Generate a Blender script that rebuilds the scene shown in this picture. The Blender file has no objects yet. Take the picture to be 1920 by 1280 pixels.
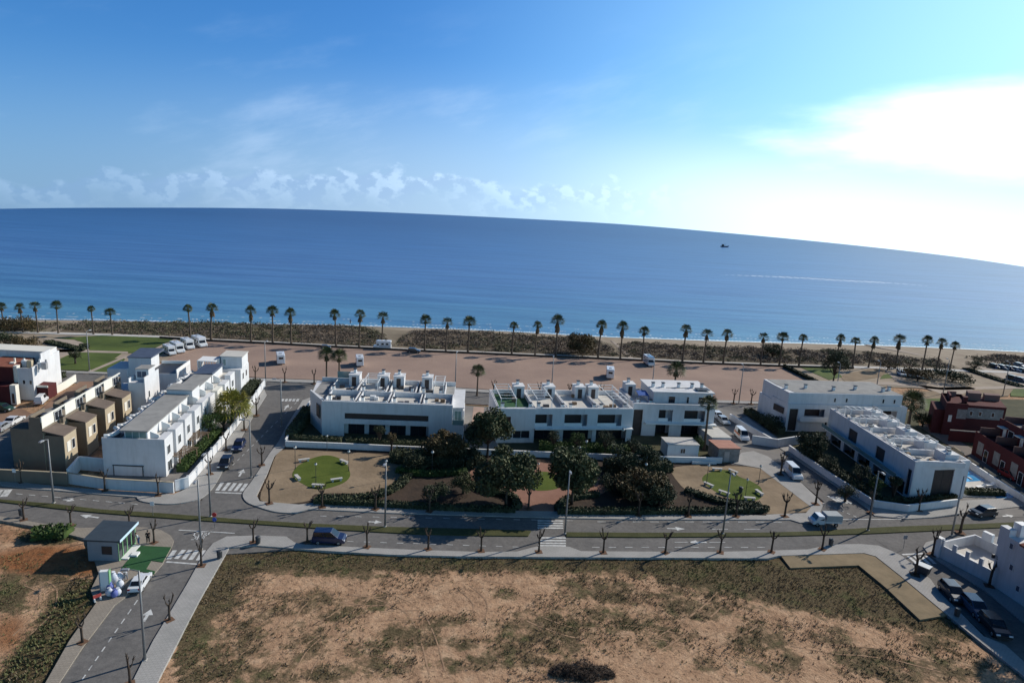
import bpy, bmesh, math, random
from mathutils import Vector as V, Matrix
random.seed(7)
S = bpy.context.scene
COL = S.collection
R = math.radians
PI = math.pi

# ------------------------------------------------------------------ camera
FPX, PW, PH = 1200.0, 1920.0, 1280.0      # focal length in pixels of the 1920x1280 photograph
PITCH, ROLL, CAMH = R(11.7), R(3.2), 45.0
_f = V((0, math.cos(PITCH), -math.sin(PITCH)))
_r = V((1, 0, 0)); _u = V((0, math.sin(PITCH), math.cos(PITCH)))
CR = _r * math.cos(ROLL) + _u * math.sin(ROLL)
CU = _u * math.cos(ROLL) - _r * math.sin(ROLL)
CC = V((0, 0, CAMH))
cam = bpy.data.cameras.new('camera')
cam.sensor_width = 36.0
cam.lens = 36.0 * FPX / PW
cam.clip_start = 1.0
cam.clip_end = 40000.0
camo = bpy.data.objects.new('camera', cam)
COL.objects.link(camo)
m3 = Matrix((CR, CU, -_f)).transposed()
camo.matrix_world = Matrix.Translation(CC) @ m3.to_4x4()
S.camera = camo

# ------------------------------------------------------------------ light, sky, exposure
SUN_EL, SUN_AZ = R(31.0), R(56.0)          # azimuth from the view direction (+Y) towards +X
S.view_settings.view_transform = 'Standard'
S.view_settings.look = 'None'
S.view_settings.gamma = 1.0
S.view_settings.exposure = 0.1
S.view_settings.use_curve_mapping = False
S.render.engine = 'CYCLES'
S.cycles.max_bounces = 6
S.cycles.transparent_max_bounces = 6
sun = bpy.data.lights.new('sun', 'SUN')
sun.energy = 4.1
sun.angle = R(0.55)
sun.color = (1.0, 0.93, 0.82)
suno = bpy.data.objects.new('sun', sun)
COL.objects.link(suno)
sdir = V((math.sin(SUN_AZ) * math.cos(SUN_EL), math.cos(SUN_AZ) * math.cos(SUN_EL), math.sin(SUN_EL)))
suno.rotation_euler = (-sdir).to_track_quat('-Z', 'Y').to_euler()
suno.location = sdir * 300

W = bpy.data.worlds.new('World')
S.world = W
W.use_nodes = True
nt = W.node_tree
nt.nodes.clear()
def nd(t, **k):
    n = nt.nodes.new(t)
    for a, b in k.items():
        setattr(n, a, b)
    return n
def lk(a, b):
    nt.links.new(a, b)
def mth(op, a, b=None, c=None, clamp=False):
    n = nd('ShaderNodeMath', operation=op, use_clamp=clamp)
    for i, v in enumerate((a, b, c)):
        if v is None: continue
        if isinstance(v, (int, float)): n.inputs[i].default_value = v
        else: lk(v, n.inputs[i])
    return n.outputs[0]
def sstep(v, a, b):
    n = nd('ShaderNodeMapRange', interpolation_type='SMOOTHSTEP')
    lk(v, n.inputs[0]); n.inputs[1].default_value = a; n.inputs[2].default_value = b
    return n.outputs[0]
def mixc(f, a, b):
    n = nd('ShaderNodeMix', data_type='RGBA')
    for s, v in ((n.inputs[0], f), (n.inputs[6], a), (n.inputs[7], b)):
        if isinstance(v, (int, float)): s.default_value = v
        elif isinstance(v, tuple): s.default_value = v
        else: lk(v, s)
    return n.outputs[2]
tc = nd('ShaderNodeTexCoord')
vadd = nd('ShaderNodeVectorMath', operation='ADD'); vadd.inputs[1].default_value = (0, 0, 0.075)
lk(tc.outputs['Generated'], vadd.inputs[0])
vn = nd('ShaderNodeVectorMath', operation='NORMALIZE'); lk(vadd.outputs[0], vn.inputs[0])
sky = nd('ShaderNodeTexSky', sky_type='NISHITA')
sky.sun_disc = False
sky.sun_elevation = SUN_EL
sky.sun_rotation = SUN_AZ
sky.air_density = 1.0
sky.dust_density = 0.7
sky.ozone_density = 2.0
sky.altitude = 0
lk(vn.outputs[0], sky.inputs[0])
sep = nd('ShaderNodeSeparateXYZ'); lk(tc.outputs['Generated'], sep.inputs[0])
az = mth('ARCTAN2', sep.outputs[0], sep.outputs[1])
el = mth('ARCSINE', sep.outputs[2])
hsv = nd('ShaderNodeHueSaturation'); hsv.inputs['Saturation'].default_value = 1.4
lk(sky.outputs[0], hsv.inputs['Color'])
col = hsv.outputs[0]
# thin high cirrus, low cumulus along the horizon and the bright veil under the sun
def azel_noise(sx, sy, scale, det, rough, off=0.0, shear=0.0):
    c = nd('ShaderNodeCombineXYZ')
    lk(mth('MULTIPLY_ADD', az, sx, off), c.inputs[0])
    lk(mth('MULTIPLY_ADD', el, sy, mth('MULTIPLY', az, shear)), c.inputs[1])
    n = nd('ShaderNodeTexNoise'); n.inputs['Scale'].default_value = scale; n.inputs['Detail'].default_value = det; n.inputs['Roughness'].default_value = rough
    lk(c.outputs[0], n.inputs['Vector'])
    return n.outputs['Fac']
elc = mth('MULTIPLY_ADD', mth('MULTIPLY', az, az), 0.085, el)
# haze low over the sea, paler towards the sun
hcol = mixc(sstep(az, -0.70, 0.12), (2.1, 3.1, 4.3, 1), (5.2, 5.9, 6.6, 1))
col = mixc(mth('MULTIPLY', mth('SUBTRACT', 1.0, sstep(elc, -0.02, 0.22)), 0.85), col, hcol)
# cirrus: a few soft brushed patches
ci = mth('MULTIPLY', azel_noise(3.0, 9.0, 1.6, 6, 0.6, 3.3, -2.6), azel_noise(2.2, 7.0, 1.5, 3, 0.5, 9.1, -1.0))
cir = mth('MULTIPLY', sstep(ci, 0.24, 0.44), mth('MULTIPLY', mth('SUBTRACT', 1.0, sstep(el, 0.10, 0.30)), 0.30))
col = mixc(cir, col, (6.6, 7.0, 7.6, 1))
# cumulus: tops of uneven height rising out of the haze, lit from the right
nA = azel_noise(11.0, 17.0, 1.5, 7, 0.56); nB = azel_noise(11.0, 17.0, 1.5, 7, 0.56, 0.14); nL = azel_noise(5.0, 4.0, 1.3, 2, 0.5, 5.0)
top = mth('MULTIPLY_ADD', mth('SUBTRACT', nA, 0.5), 0.085, mth('MULTIPLY_ADD', mth('SUBTRACT', nL, 0.5), 0.075, 0.046))
cum = mth('MULTIPLY', sstep(mth('SUBTRACT', top, elc), 0.0, 0.012), mth('SUBTRACT', 1.0, sstep(az, 0.16, 0.30)))
lit = sstep(mth('SUBTRACT', nA, nB), -0.03, 0.06)
fadeb = sstep(mth('SUBTRACT', top, elc), 0.06, 0.004)
ccol = mixc(lit, mixc(0.35, hcol, (3.2, 4.3, 6.0, 1)), mixc(sstep(az, -0.6, 0.1), (4.6, 5.5, 6.5, 1), (7.6, 8.2, 8.4, 1)))
col = mixc(mth('MULTIPLY', cum, mth('MULTIPLY', fadeb, mth('MULTIPLY_ADD', sstep(az, -0.62, -0.35), 0.32, 0.36))), col, ccol)
# glare around the sun's side of the sky
veil3 = mth('MULTIPLY', sstep(az, -0.25, 0.85), mth('SUBTRACT', 1.0, sstep(el, 0.2, 0.75)))
col = mixc(mth('MULTIPLY', veil3, 0.6), col, (6.0, 10.0, 10.6, 1))
veil2 = mth('MULTIPLY', sstep(az, -0.05, 0.50), mth('SUBTRACT', 1.0, sstep(elc, 0.02, 0.15)))
col = mixc(mth('MULTIPLY', veil2, 0.95), col, (11.5, 11.2, 10.2, 1))
nz3 = azel_noise(4.0, 16.0, 1.3, 6, 0.55, 2.0)
da = mth('MULTIPLY', mth('SUBTRACT', az, 0.69), 3.1); de = mth('MULTIPLY', mth('SUBTRACT', el, 0.122), 17.0)
dd = mth('SQRT', mth('ADD', mth('POWER', da, 2.0), mth('POWER', de, 2.0)))
dd = mth('ADD', dd, mth('MULTIPLY', mth('SUBTRACT', nz3, 0.5), 0.9))
veil = mth('SUBTRACT', 1.0, sstep(dd, 0.45, 1.20))
col = mixc(mth('MULTIPLY', veil, 0.95), col, (14.0, 13.5, 12.0, 1))
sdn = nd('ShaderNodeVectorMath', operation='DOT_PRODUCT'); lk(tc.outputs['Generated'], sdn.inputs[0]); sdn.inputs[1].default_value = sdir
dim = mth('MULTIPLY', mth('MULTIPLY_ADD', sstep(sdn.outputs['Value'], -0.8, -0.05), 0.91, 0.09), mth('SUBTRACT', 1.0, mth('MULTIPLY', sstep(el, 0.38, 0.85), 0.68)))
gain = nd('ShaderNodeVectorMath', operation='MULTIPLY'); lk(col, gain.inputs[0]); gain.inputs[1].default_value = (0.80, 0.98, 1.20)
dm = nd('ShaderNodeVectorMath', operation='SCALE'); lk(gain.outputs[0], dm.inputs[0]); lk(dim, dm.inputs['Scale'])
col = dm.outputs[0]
bg = nd('ShaderNodeBackground'); bg.inputs['Strength'].default_value = 0.115
lk(col, bg.inputs['Color'])
wo = nd('ShaderNodeOutputWorld'); lk(bg.outputs[0], wo.inputs['Surface'])

# ------------------------------------------------------------------ pixel to place
def ray(px, py):
    return CR * (px - PW / 2) + CU * (PH / 2 - py) + _f * FPX
def G(px, py, z=0.0):
    d = ray(px, py)
    return CC + d * ((z - CAMH) / d.z)
def PX(p):
    v = V(p) - CC
    c = v.dot(_f)
    return (PW / 2 + FPX * v.dot(CR) / c, PH / 2 - FPX * v.dot(CU) / c)
def hgt(bx, by, ty):
    g = G(bx, by); lo, hi = 0.0, 60.0
    for _ in range(40):
        m = (lo + hi) / 2
        if PX(g + V((0, 0, m)))[1] > ty: lo = m
        else: hi = m
    return lo
def crv(pts, n=6, closed=False):
    out = []
    N = len(pts)
    rng = range(N) if closed else range(N - 1)
    for i in rng:
        if closed: p = [pts[(i + k) % N] for k in (-1, 0, 1, 2)]
        else: p = [pts[max(0, min(N - 1, i + k))] for k in (-1, 0, 1, 2)]
        for k in range(n):
            t = k / n
            out.append(tuple(0.5 * ((2 * p[1][j]) + (-p[0][j] + p[2][j]) * t + (2 * p[0][j] - 5 * p[1][j] + 4 * p[2][j] - p[3][j]) * t * t + (-p[0][j] + 3 * p[1][j] - 3 * p[2][j] + p[3][j]) * t ** 3) for j in (0, 1)))
    if not closed: out.append(pts[-1])
    return out

# ------------------------------------------------------------------ materials
def mat(name, c, rough=0.8, var=0.0, scale=1.0, c2=None, metal=0.0, bump=0.0, bscale=8.0, spec=0.5, detail=5, space='Object', thr=None, extra=None):
    m = bpy.data.materials.new(name)
    m.use_nodes = True
    t = m.node_tree
    b = t.nodes['Principled BSDF']
    b.inputs['Base Color'].default_value = (*c, 1)
    b.inputs['Roughness'].default_value = rough
    b.inputs['Metallic'].default_value = metal
    b.inputs['Specular IOR Level'].default_value = spec if rough < 0.84 else 0.1
    if var or c2 or bump:
        if space == 'World':
            co = t.nodes.new('ShaderNodeNewGeometry').outputs['Position']
        else:
            co = t.nodes.new('ShaderNodeTexCoord').outputs['Object']
        n = t.nodes.new('ShaderNodeTexNoise')
        n.inputs['Scale'].default_value = scale; n.inputs['Detail'].default_value = detail; n.inputs['Roughness'].default_value = 0.65
        t.links.new(co, n.inputs['Vector'])
        if c2 is None:
            c2 = tuple(x * (1 - var) for x in c); c = tuple(min(1, x * (1 + var)) for x in c)
        r = t.nodes.new('ShaderNodeValToRGB')
        lo, hi = thr or (0.3, 0.7)
        r.color_ramp.elements[0].position = lo; r.color_ramp.elements[0].color = (*c2, 1)
        r.color_ramp.elements[1].position = hi; r.color_ramp.elements[1].color = (*c, 1)
        t.links.new(n.outputs['Fac'], r.inputs[0])
        t.links.new(r.outputs[0], b.inputs['Base Color'])
        if bump:
            n2 = t.nodes.new('ShaderNodeTexNoise'); n2.inputs['Scale'].default_value = bscale; n2.inputs['Detail'].default_value = 4
            t.links.new(co, n2.inputs['Vector'])
            bp = t.nodes.new('ShaderNodeBump'); bp.inputs['Strength'].default_value = bump; bp.inputs['Distance'].default_value = 0.1
            t.links.new(n2.outputs['Fac'], bp.inputs['Height'])
            t.links.new(bp.outputs[0], b.inputs['Normal'])
    return m

# ------------------------------------------------------------------ mesh builder
class MB:
    def __init__(s): s.v = []; s.f = []
    def add(s, vs, fs):
        o = len(s.v); s.v += [tuple(p) for p in vs]; s.f += [tuple(i + o for i in f) for f in fs]; return s
    def box(s, x0, x1, y0, y1, z0, z1):
        return s.add([(x0, y0, z0), (x1, y0, z0), (x1, y1, z0), (x0, y1, z0), (x0, y0, z1), (x1, y0, z1), (x1, y1, z1), (x0, y1, z1)],
                     [(3, 2, 1, 0), (4, 5, 6, 7), (0, 1, 5, 4), (1, 2, 6, 5), (2, 3, 7, 6), (3, 0, 4, 7)])
    def prism(s, poly, z0, z1):
        a = sum(poly[i][0] * poly[(i + 1) % len(poly)][1] - poly[(i + 1) % len(poly)][0] * poly[i][1] for i in range(len(poly)))
        if a < 0: poly = poly[::-1]
        n = len(poly)
        zz0 = z0 if callable(z0) else (lambda p: z0); zz1 = z1 if callable(z1) else (lambda p: z1)
        vs = [(p[0], p[1], zz0(p)) for p in poly] + [(p[0], p[1], zz1(p)) for p in poly]
        return s.add(vs, [tuple(range(n - 1, -1, -1)), tuple(range(n, 2 * n))] + [(i, (i + 1) % n, n + (i + 1) % n, n + i) for i in range(n)])
    def tube(s, pts, rad, n=8, cap=True):
        if not isinstance(rad, (list, tuple)): rad = [rad] * len(pts)
        pts = [V(p) for p in pts]; rings = []
        for i, p in enumerate(pts):
            d = (pts[min(i + 1, len(pts) - 1)] - pts[max(i - 1, 0)]).normalized()
            a = d.orthogonal().normalized() if abs(d.z) < 0.95 else V((1, 0, 0)).cross(d).normalized()
            b = d.cross(a)
            rings.append([p + (a * math.cos(2 * PI * k / n) + b * math.sin(2 * PI * k / n)) * rad[i] for k in range(n)])
        vs = [q for r_ in rings for q in r_]; fs = []
        for i in range(len(pts) - 1):
            for k in range(n):
                fs.append((i * n + k, i * n + (k + 1) % n, (i + 1) * n + (k + 1) % n, (i + 1) * n + k))
        if cap: fs += [tuple(range(n - 1, -1, -1)), tuple(range(len(vs) - n, len(vs)))]
        return s.add(vs, fs)
    def ball(s, c, r, n=8, m=5, sx=1, sy=1, sz=1):
        vs = [(c[0], c[1], c[2] - r * sz)]; fs = []
        for i in range(1, m):
            t = -PI / 2 + PI * i / m
            for k in range(n):
                a = 2 * PI * k / n
                vs.append((c[0] + r * sx * math.cos(t) * math.cos(a), c[1] + r * sy * math.cos(t) * math.sin(a), c[2] + r * sz * math.sin(t)))
        vs.append((c[0], c[1], c[2] + r * sz)); L = len(vs) - 1
        for k in range(n):
            fs.append((0, 1 + (k + 1) % n, 1 + k))
            fs.append((L, L - n + k, L - n + (k + 1) % n))
            for i in range(m - 2):
                fs.append((1 + i * n + k, 1 + i * n + (k + 1) % n, 1 + (i + 1) * n + (k + 1) % n, 1 + (i + 1) * n + k))
        return s.add(vs, fs)
    def wall(s, x0, x1, z0, z1, y0, y1, holes=()):
        "a wall in the local xz plane between depths y0 and y1 with rectangular openings"
        xs = sorted({x0, x1, *[min(max(h[k], x0), x1) for h in holes for k in (0, 1)]})
        zs = sorted({z0, z1, *[min(max(h[k], z0), z1) for h in holes for k in (2, 3)]})
        for i in range(len(xs) - 1):
            run = None
            for j in range(len(zs) - 1):
                cx, cz = (xs[i] + xs[i + 1]) / 2, (zs[j] + zs[j + 1]) / 2
                solid = not any(h[0] < cx < h[1] and h[2] < cz < h[3] for h in holes)
                if solid and run is None: run = zs[j]
                if run is not None and (not solid or j == len(zs) - 2):
                    s.box(xs[i], xs[i + 1], y0, y1, run, zs[j + 1] if solid else zs[j]); run = None
        return s
    def leaf(s, c, size, up=0.4):
        d = V((random.gauss(0, 1), random.gauss(0, 1), random.gauss(0, 1) + up)).normalized()
        a = d.orthogonal().normalized(); a.rotate(Matrix.Rotation(random.random() * 6.3, 3, d)); b = d.cross(a)
        a *= size; b *= size * random.uniform(0.5, 0.9); c = V(c)
        return s.add([c - a, c - b * .9 + a * .1, c + a, c + b], [(0, 1, 2, 3)])
    def mesh(s, name, m, smooth=False):
        me = bpy.data.meshes.new(name)
        me.from_pydata(s.v, [], s.f); me.update()
        if m: me.materials.append(m)
        if smooth: me.polygons.foreach_set('use_smooth', [True] * len(me.polygons))
        return me
    def build(s, name, m, parent=None, smooth=False):
        o = bpy.data.objects.new(name, s.mesh(name, m, smooth))
        COL.objects.link(o)
        if parent: o.parent = parent
        return o

def tag(o, label=None, cat=None, group=None, kind=None):
    if label: o['label'] = label
    if cat: o['category'] = cat
    if group: o['group'] = group
    if kind: o['kind'] = kind
    return o
def thing(name, loc, label, cat, group=None, rz=0.0):
    o = bpy.data.objects.new(name, None)
    o.empty_display_size = 0.3
    COL.objects.link(o)
    o.location = loc; o.rotation_euler = (0, 0, rz)
    return tag(o, label, cat, group)
def inst(name, me, parent=None, loc=None, rz=None, sc=None):
    o = bpy.data.objects.new(name, me); COL.objects.link(o)
    if parent: o.parent = parent
    if loc is not None: o.location = loc
    if rz is not None: o.rotation_euler = (0, 0, rz)
    if sc is not None: o.scale = sc if isinstance(sc, (tuple, list)) else (sc, sc, sc)
    return o
def copy_tree(o, parent=None):
    c = o.copy(); COL.objects.link(c)
    if parent: c.parent = parent
    for ch in list(o.children): copy_tree(ch, c)
    return c
def wpoly(pts, z=0.0):
    return [tuple(G(x, y, z)[:2]) for x, y in pts]
def sheet(name, polys, z, m, kind='structure', thick=0.25, lab=None, cat=None):
    b = MB()
    for p in polys: b.prism(wpoly(p, z), z - thick, z)
    o = b.build(name, m)
    tag(o, lab, cat, None, kind)
    return o
# ------------------------------------------------------------------ ground, sea, roads
from mathutils import noise as NZ
def n2(p, s, seed=0.0):
    return NZ.noise(V((p[0] * s + seed, p[1] * s - seed, seed * 0.37)))
def blob(x, y, cx, cy, rx, ry):
    return max(0.0, 1.0 - ((x - cx) / rx) ** 2 - ((y - cy) / ry) ** 2)
BLOBS = [(555, 1130, 80, 28), (705, 1128, 55, 24), (570, 1200, 70, 50), (770, 1190, 80, 34), (730, 1240, 80, 34), (880, 1244, 90, 22),
         (640, 1150, 60, 20), (1010, 1172, 110, 44), (1000, 1222, 120, 44), (1120, 1095, 90, 28), (1130, 1150, 110, 24), (1250, 1190, 70, 40),
         (1400, 1200, 50, 30), (1590, 1228, 50, 26), (510, 1262, 70, 40), (470, 1180, 50, 60), (420, 1120, 40, 60), (950, 1110, 40, 14),
         (1180, 1165, 90, 20), (1560, 1190, 80, 24), (1640, 1230, 70, 20), (1330, 1240, 40, 20), (1700, 1265, 70, 24), (610, 1262, 60, 30),
         (400, 1210, 50, 80), (840, 1160, 60, 18), (690, 1075, 60, 10), (560, 1068, 90, 12), (1470, 1245, 60, 26), (1760, 1195, 60, 40), (1330, 1118, 150, 52), (1040, 1185, 150, 62), (1150, 1120, 120, 34), (1640, 1248, 100, 26), (1425, 1195, 80, 46), (1790, 1250, 80, 36), (600, 1120, 60, 24), (690, 1215, 60, 26), (450, 1240, 90, 60), (870, 1200, 50, 20), (1540, 1100, 160, 50), (1660, 1150, 80, 40)]
def veg(x, y):
    "how much of the waste ground is overgrown, at a place given by its pixel in the photograph"
    v = 0.16
    for b in BLOBS: v = max(v, 0.66 * blob(x, y, *b) ** 0.5)
    if x > 330:
        v = max(v, 1.3 - max(0, (y - 1052)) / 26.0 if y < 1110 else 0)
        e = 1300 - (x - 1050) * 0.30 if x < 1050 else (1082 + (x - 1230) * 0.20 if x > 1230 else 1070)
        if x > 1230: e = 1085 + (x - 1230) * 0.185
        if x > 1180: v = max(v, min(1.3, 0.75 + (e - y) / 40.0))
        xe = 430 - (y - 1040) * 0.62                  # the pavement's edge
        v = max(v, 1.15 - (x - xe) / 135.0)
    else:
        v = max(v, 1.5 * blob(x, y, 95, 1003, 75, 20))
        xe = 205 - (y - 1100) * 0.72
        if y > 1085: v = max(v, 1.25 - max(0, abs(x - xe + 42) - 22) / 45.0)
        v = max(v, 0.9 * blob(x, y, 20, 1110, 60, 60), 0.8 * blob(x, y, 120, 1140, 70, 40), 0.85 * blob(x, y, 60, 1235, 60, 60), 0.75 * blob(x, y, 90, 1080, 90, 30))
    return max(0.0, min(1.3, v))
def inside(p, poly):
    c = False; n = len(poly); j = n - 1
    for i in range(n):
        if (poly[i][1] > p[1]) != (poly[j][1] > p[1]) and p[0] < (poly[j][0] - poly[i][0]) * (p[1] - poly[i][1]) / (poly[j][1] - poly[i][1]) + poly[i][0]: c = not c
        j = i
    return c

def ground_mat():
    m = bpy.data.materials.new('waste ground'); m.use_nodes = True
    t = m.node_tree; b = t.nodes['Principled BSDF']; b.inputs['Roughness'].default_value = 0.95; b.inputs['Specular IOR Level'].default_value = 0.06
    L = t.links.new
    pos = t.nodes.new('ShaderNodeNewGeometry').outputs['Position']
    def noise(s, d=6, r=0.6):
        n = t.nodes.new('ShaderNodeTexNoise'); n.inputs['Scale'].default_value = s; n.inputs['Detail'].default_value = d; n.inputs['Roughness'].default_value = r
        L(pos, n.inputs['Vector']); return n.outputs['Fac']
    def ramp(f, *st):
        r = t.nodes.new('ShaderNodeValToRGB'); e = r.color_ramp.elements
        while len(e) < len(st): e.new(0.5)
        for k, (p, c) in enumerate(st): e[k].position = p; e[k].color = (*c, 1) if isinstance(c, tuple) else (c, c, c, 1)
        L(f, r.inputs[0]); return r.outputs[0]
    def M(op, a, bb, cl=False):
        n = t.nodes.new('ShaderNodeMath'); n.operation = op; n.use_clamp = cl
        for i, v in enumerate((a, bb)):
            if isinstance(v, (int, float)): n.inputs[i].default_value = v
            else: L(v, n.inputs[i])
        return n.outputs[0]
    def mix(f, a, bb):
        n = t.nodes.new('ShaderNodeMix'); n.data_type = 'RGBA'
        for s, v in ((n.inputs[0], f), (n.inputs[6], a), (n.inputs[7], bb)):
            if isinstance(v, (int, float)): s.default_value = v
            elif isinstance(v, tuple): s.default_value = (*v, 1)
            else: L(v, s)
        return n.outputs[2]
    at = t.nodes.new('ShaderNodeAttribute'); at.attribute_name = 'veg'
    ar = t.nodes.new('ShaderNodeAttribute'); ar.attribute_name = 'red'
    soil = ramp(noise(0.5, 8, 0.7), (0.28, (0.30, 0.18, 0.11)), (0.5, (0.48, 0.30, 0.185)), (0.72, (0.60, 0.41, 0.265)))
    red = ramp(noise(0.8), (0.3, (0.22, 0.085, 0.035)), (0.7, (0.34, 0.16, 0.075)))
    soil = mix(ar.outputs['Fac'], soil, red)
    clod = ramp(noise(2.6, 5, 0.7), (0.36, 1.0), (0.44, 0.0))
    soil = mix(M('MULTIPLY', clod, 0.75), soil, (0.10, 0.068, 0.042))
    grass = ramp(noise(0.35, 6, 0.65), (0.3, (0.09, 0.076, 0.04)), (0.5, (0.135, 0.102, 0.058)), (0.7, (0.10, 0.108, 0.045)))
    fg = ramp(noise(5.0, 3), (0.35, 0.55), (0.65, 1.3))
    gm = t.nodes.new('ShaderNodeMix'); gm.data_type = 'RGBA'; gm.blend_type = 'MULTIPLY'; gm.inputs[0].default_value = 1
    L(grass, gm.inputs[6]); L(fg, gm.inputs[7])
    f = M('ADD', M('MULTIPLY', at.outputs['Fac'], 0.95), M('ADD', M('MULTIPLY', M('SUBTRACT', noise(0.55, 10, 0.74), 0.5), 2.0), M('MULTIPLY', M('SUBTRACT', noise(0.16, 4, 0.6), 0.5), 0.9)))
    fac = ramp(f, (0.38, 0.0), (0.52, 0.62), (0.70, 0.97))
    L(mix(fac, soil, gm.outputs[2]), b.inputs['Base Color'])
    bp = t.nodes.new('ShaderNodeBump'); bp.inputs['Strength'].default_value = 0.9; bp.inputs['Distance'].default_value = 0.25
    L(noise(1.7, 7, 0.7), bp.inputs['Height']); L(bp.outputs[0], b.inputs['Normal'])
    return m

def ground_z(x, y):
    z = -0.16
    if 49 < y < 80 and -71 < x < 82:
        z += 0.10 * n2((x, y), 0.16) + 0.06 * n2((x, y), 0.55, 3.1)
        if x < -43: z += 0.16 * n2((x, y), 0.3, 7.7)
    return min(z, -0.06)
xs = [-900, -600, -400, -280, -200, -150, -110, -85] + [-70 + 0.7 * i for i in range(216)] + [90, 115, 150, 200, 280, 400, 600, 900]
ys = [-400, -200, -100, -40, 0, 20, 32, 40, 45, 48] + [49.5 + 0.6 * i for i in range(57)] + [86, 92, 100, 115, 130, 150, 175, 196]
GV = []; VEGA = []; REDA = []
for y in ys:
    for x in xs:
        px, py = PX((x, y, 0)) if y > 10 else (-9999, 9999)
        lot = 49 < y < 84 and -71 < x < 82
        GV.append((x, y, ground_z(x, y)))
        VEGA.append(veg(px, py) if lot else 0.35)
        REDA.append(min(1, max(0, 1.6 * blob(px, py, 110, 1050, 170, 36), 0.9 * blob(px, py, 15, 1185, 45, 45), 0.5 * blob(px, py, 0, 1000, 90, 20), (0.35 if py < 1046 and px > 400 else 0))) if lot else 0.1)
nx = len(xs)
gb = MB(); gb.add(GV, [(j * nx + i, j * nx + i + 1, (j + 1) * nx + i + 1, (j + 1) * nx + i) for j in range(len(ys) - 1) for i in range(nx - 1)])
gme = gb.mesh('ground', ground_mat(), True)
for nm, arr in (('veg', VEGA), ('red', REDA)):
    a = gme.attributes.new(nm, 'FLOAT', 'POINT'); a.data.foreach_set('value', arr)
go = bpy.data.objects.new('ground', gme); COL.objects.link(go); tag(go, kind='structure')

# wheel ruts across the waste ground
random.seed(12)
rb = MB()
for line in ([(560, 1275), (600, 1210), (680, 1160), (790, 1150)], [(500, 1262), (545, 1215), (640, 1150), (720, 1090)], [(820, 1260), (800, 1190), (770, 1140), (700, 1110)], [(870, 1100), (900, 1130), (890, 1165), (850, 1200)],
             [(1240, 1255), (1290, 1215), (1350, 1195), (1420, 1160)], [(1180, 1240), (1260, 1190), (1320, 1150), (1360, 1110)], [(980, 1150), (1080, 1185), (1180, 1180), (1300, 1200)], [(640, 1120), (720, 1125), (860, 1095), (960, 1100)],
             [(1480, 1200), (1560, 1215), (1660, 1225), (1760, 1250)], [(430, 1250), (520, 1190), (560, 1130), (640, 1080)], [(60, 1090), (90, 1110), (80, 1150), (40, 1190)]):
    pts = [G(x, y, -.1) for x, y in crv(line, 10)]
    for side in (-.8, .8):
        for a, c in zip(pts, pts[1:]):
            if random.random() < .12: continue
            d = (c - a).normalized(); n = V((-d.y, d.x, 0)); w = random.uniform(.05, .10)
            q = [a + n * (side - w), c + n * (side - w), c + n * (side + w), a + n * (side + w)]
            rb.add([(p.x, p.y, ground_z(p.x, p.y) + .025) for p in q], [(0, 1, 2, 3)])
tag(rb.build('wheel_ruts', mat('rut soil', (0.44, 0.285, 0.18), 0.95, c2=(0.31, 0.20, 0.125), scale=1.2, space='World')), 'faint dark wheel ruts curving over the waste ground', 'ruts', None, 'stuff')

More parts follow.
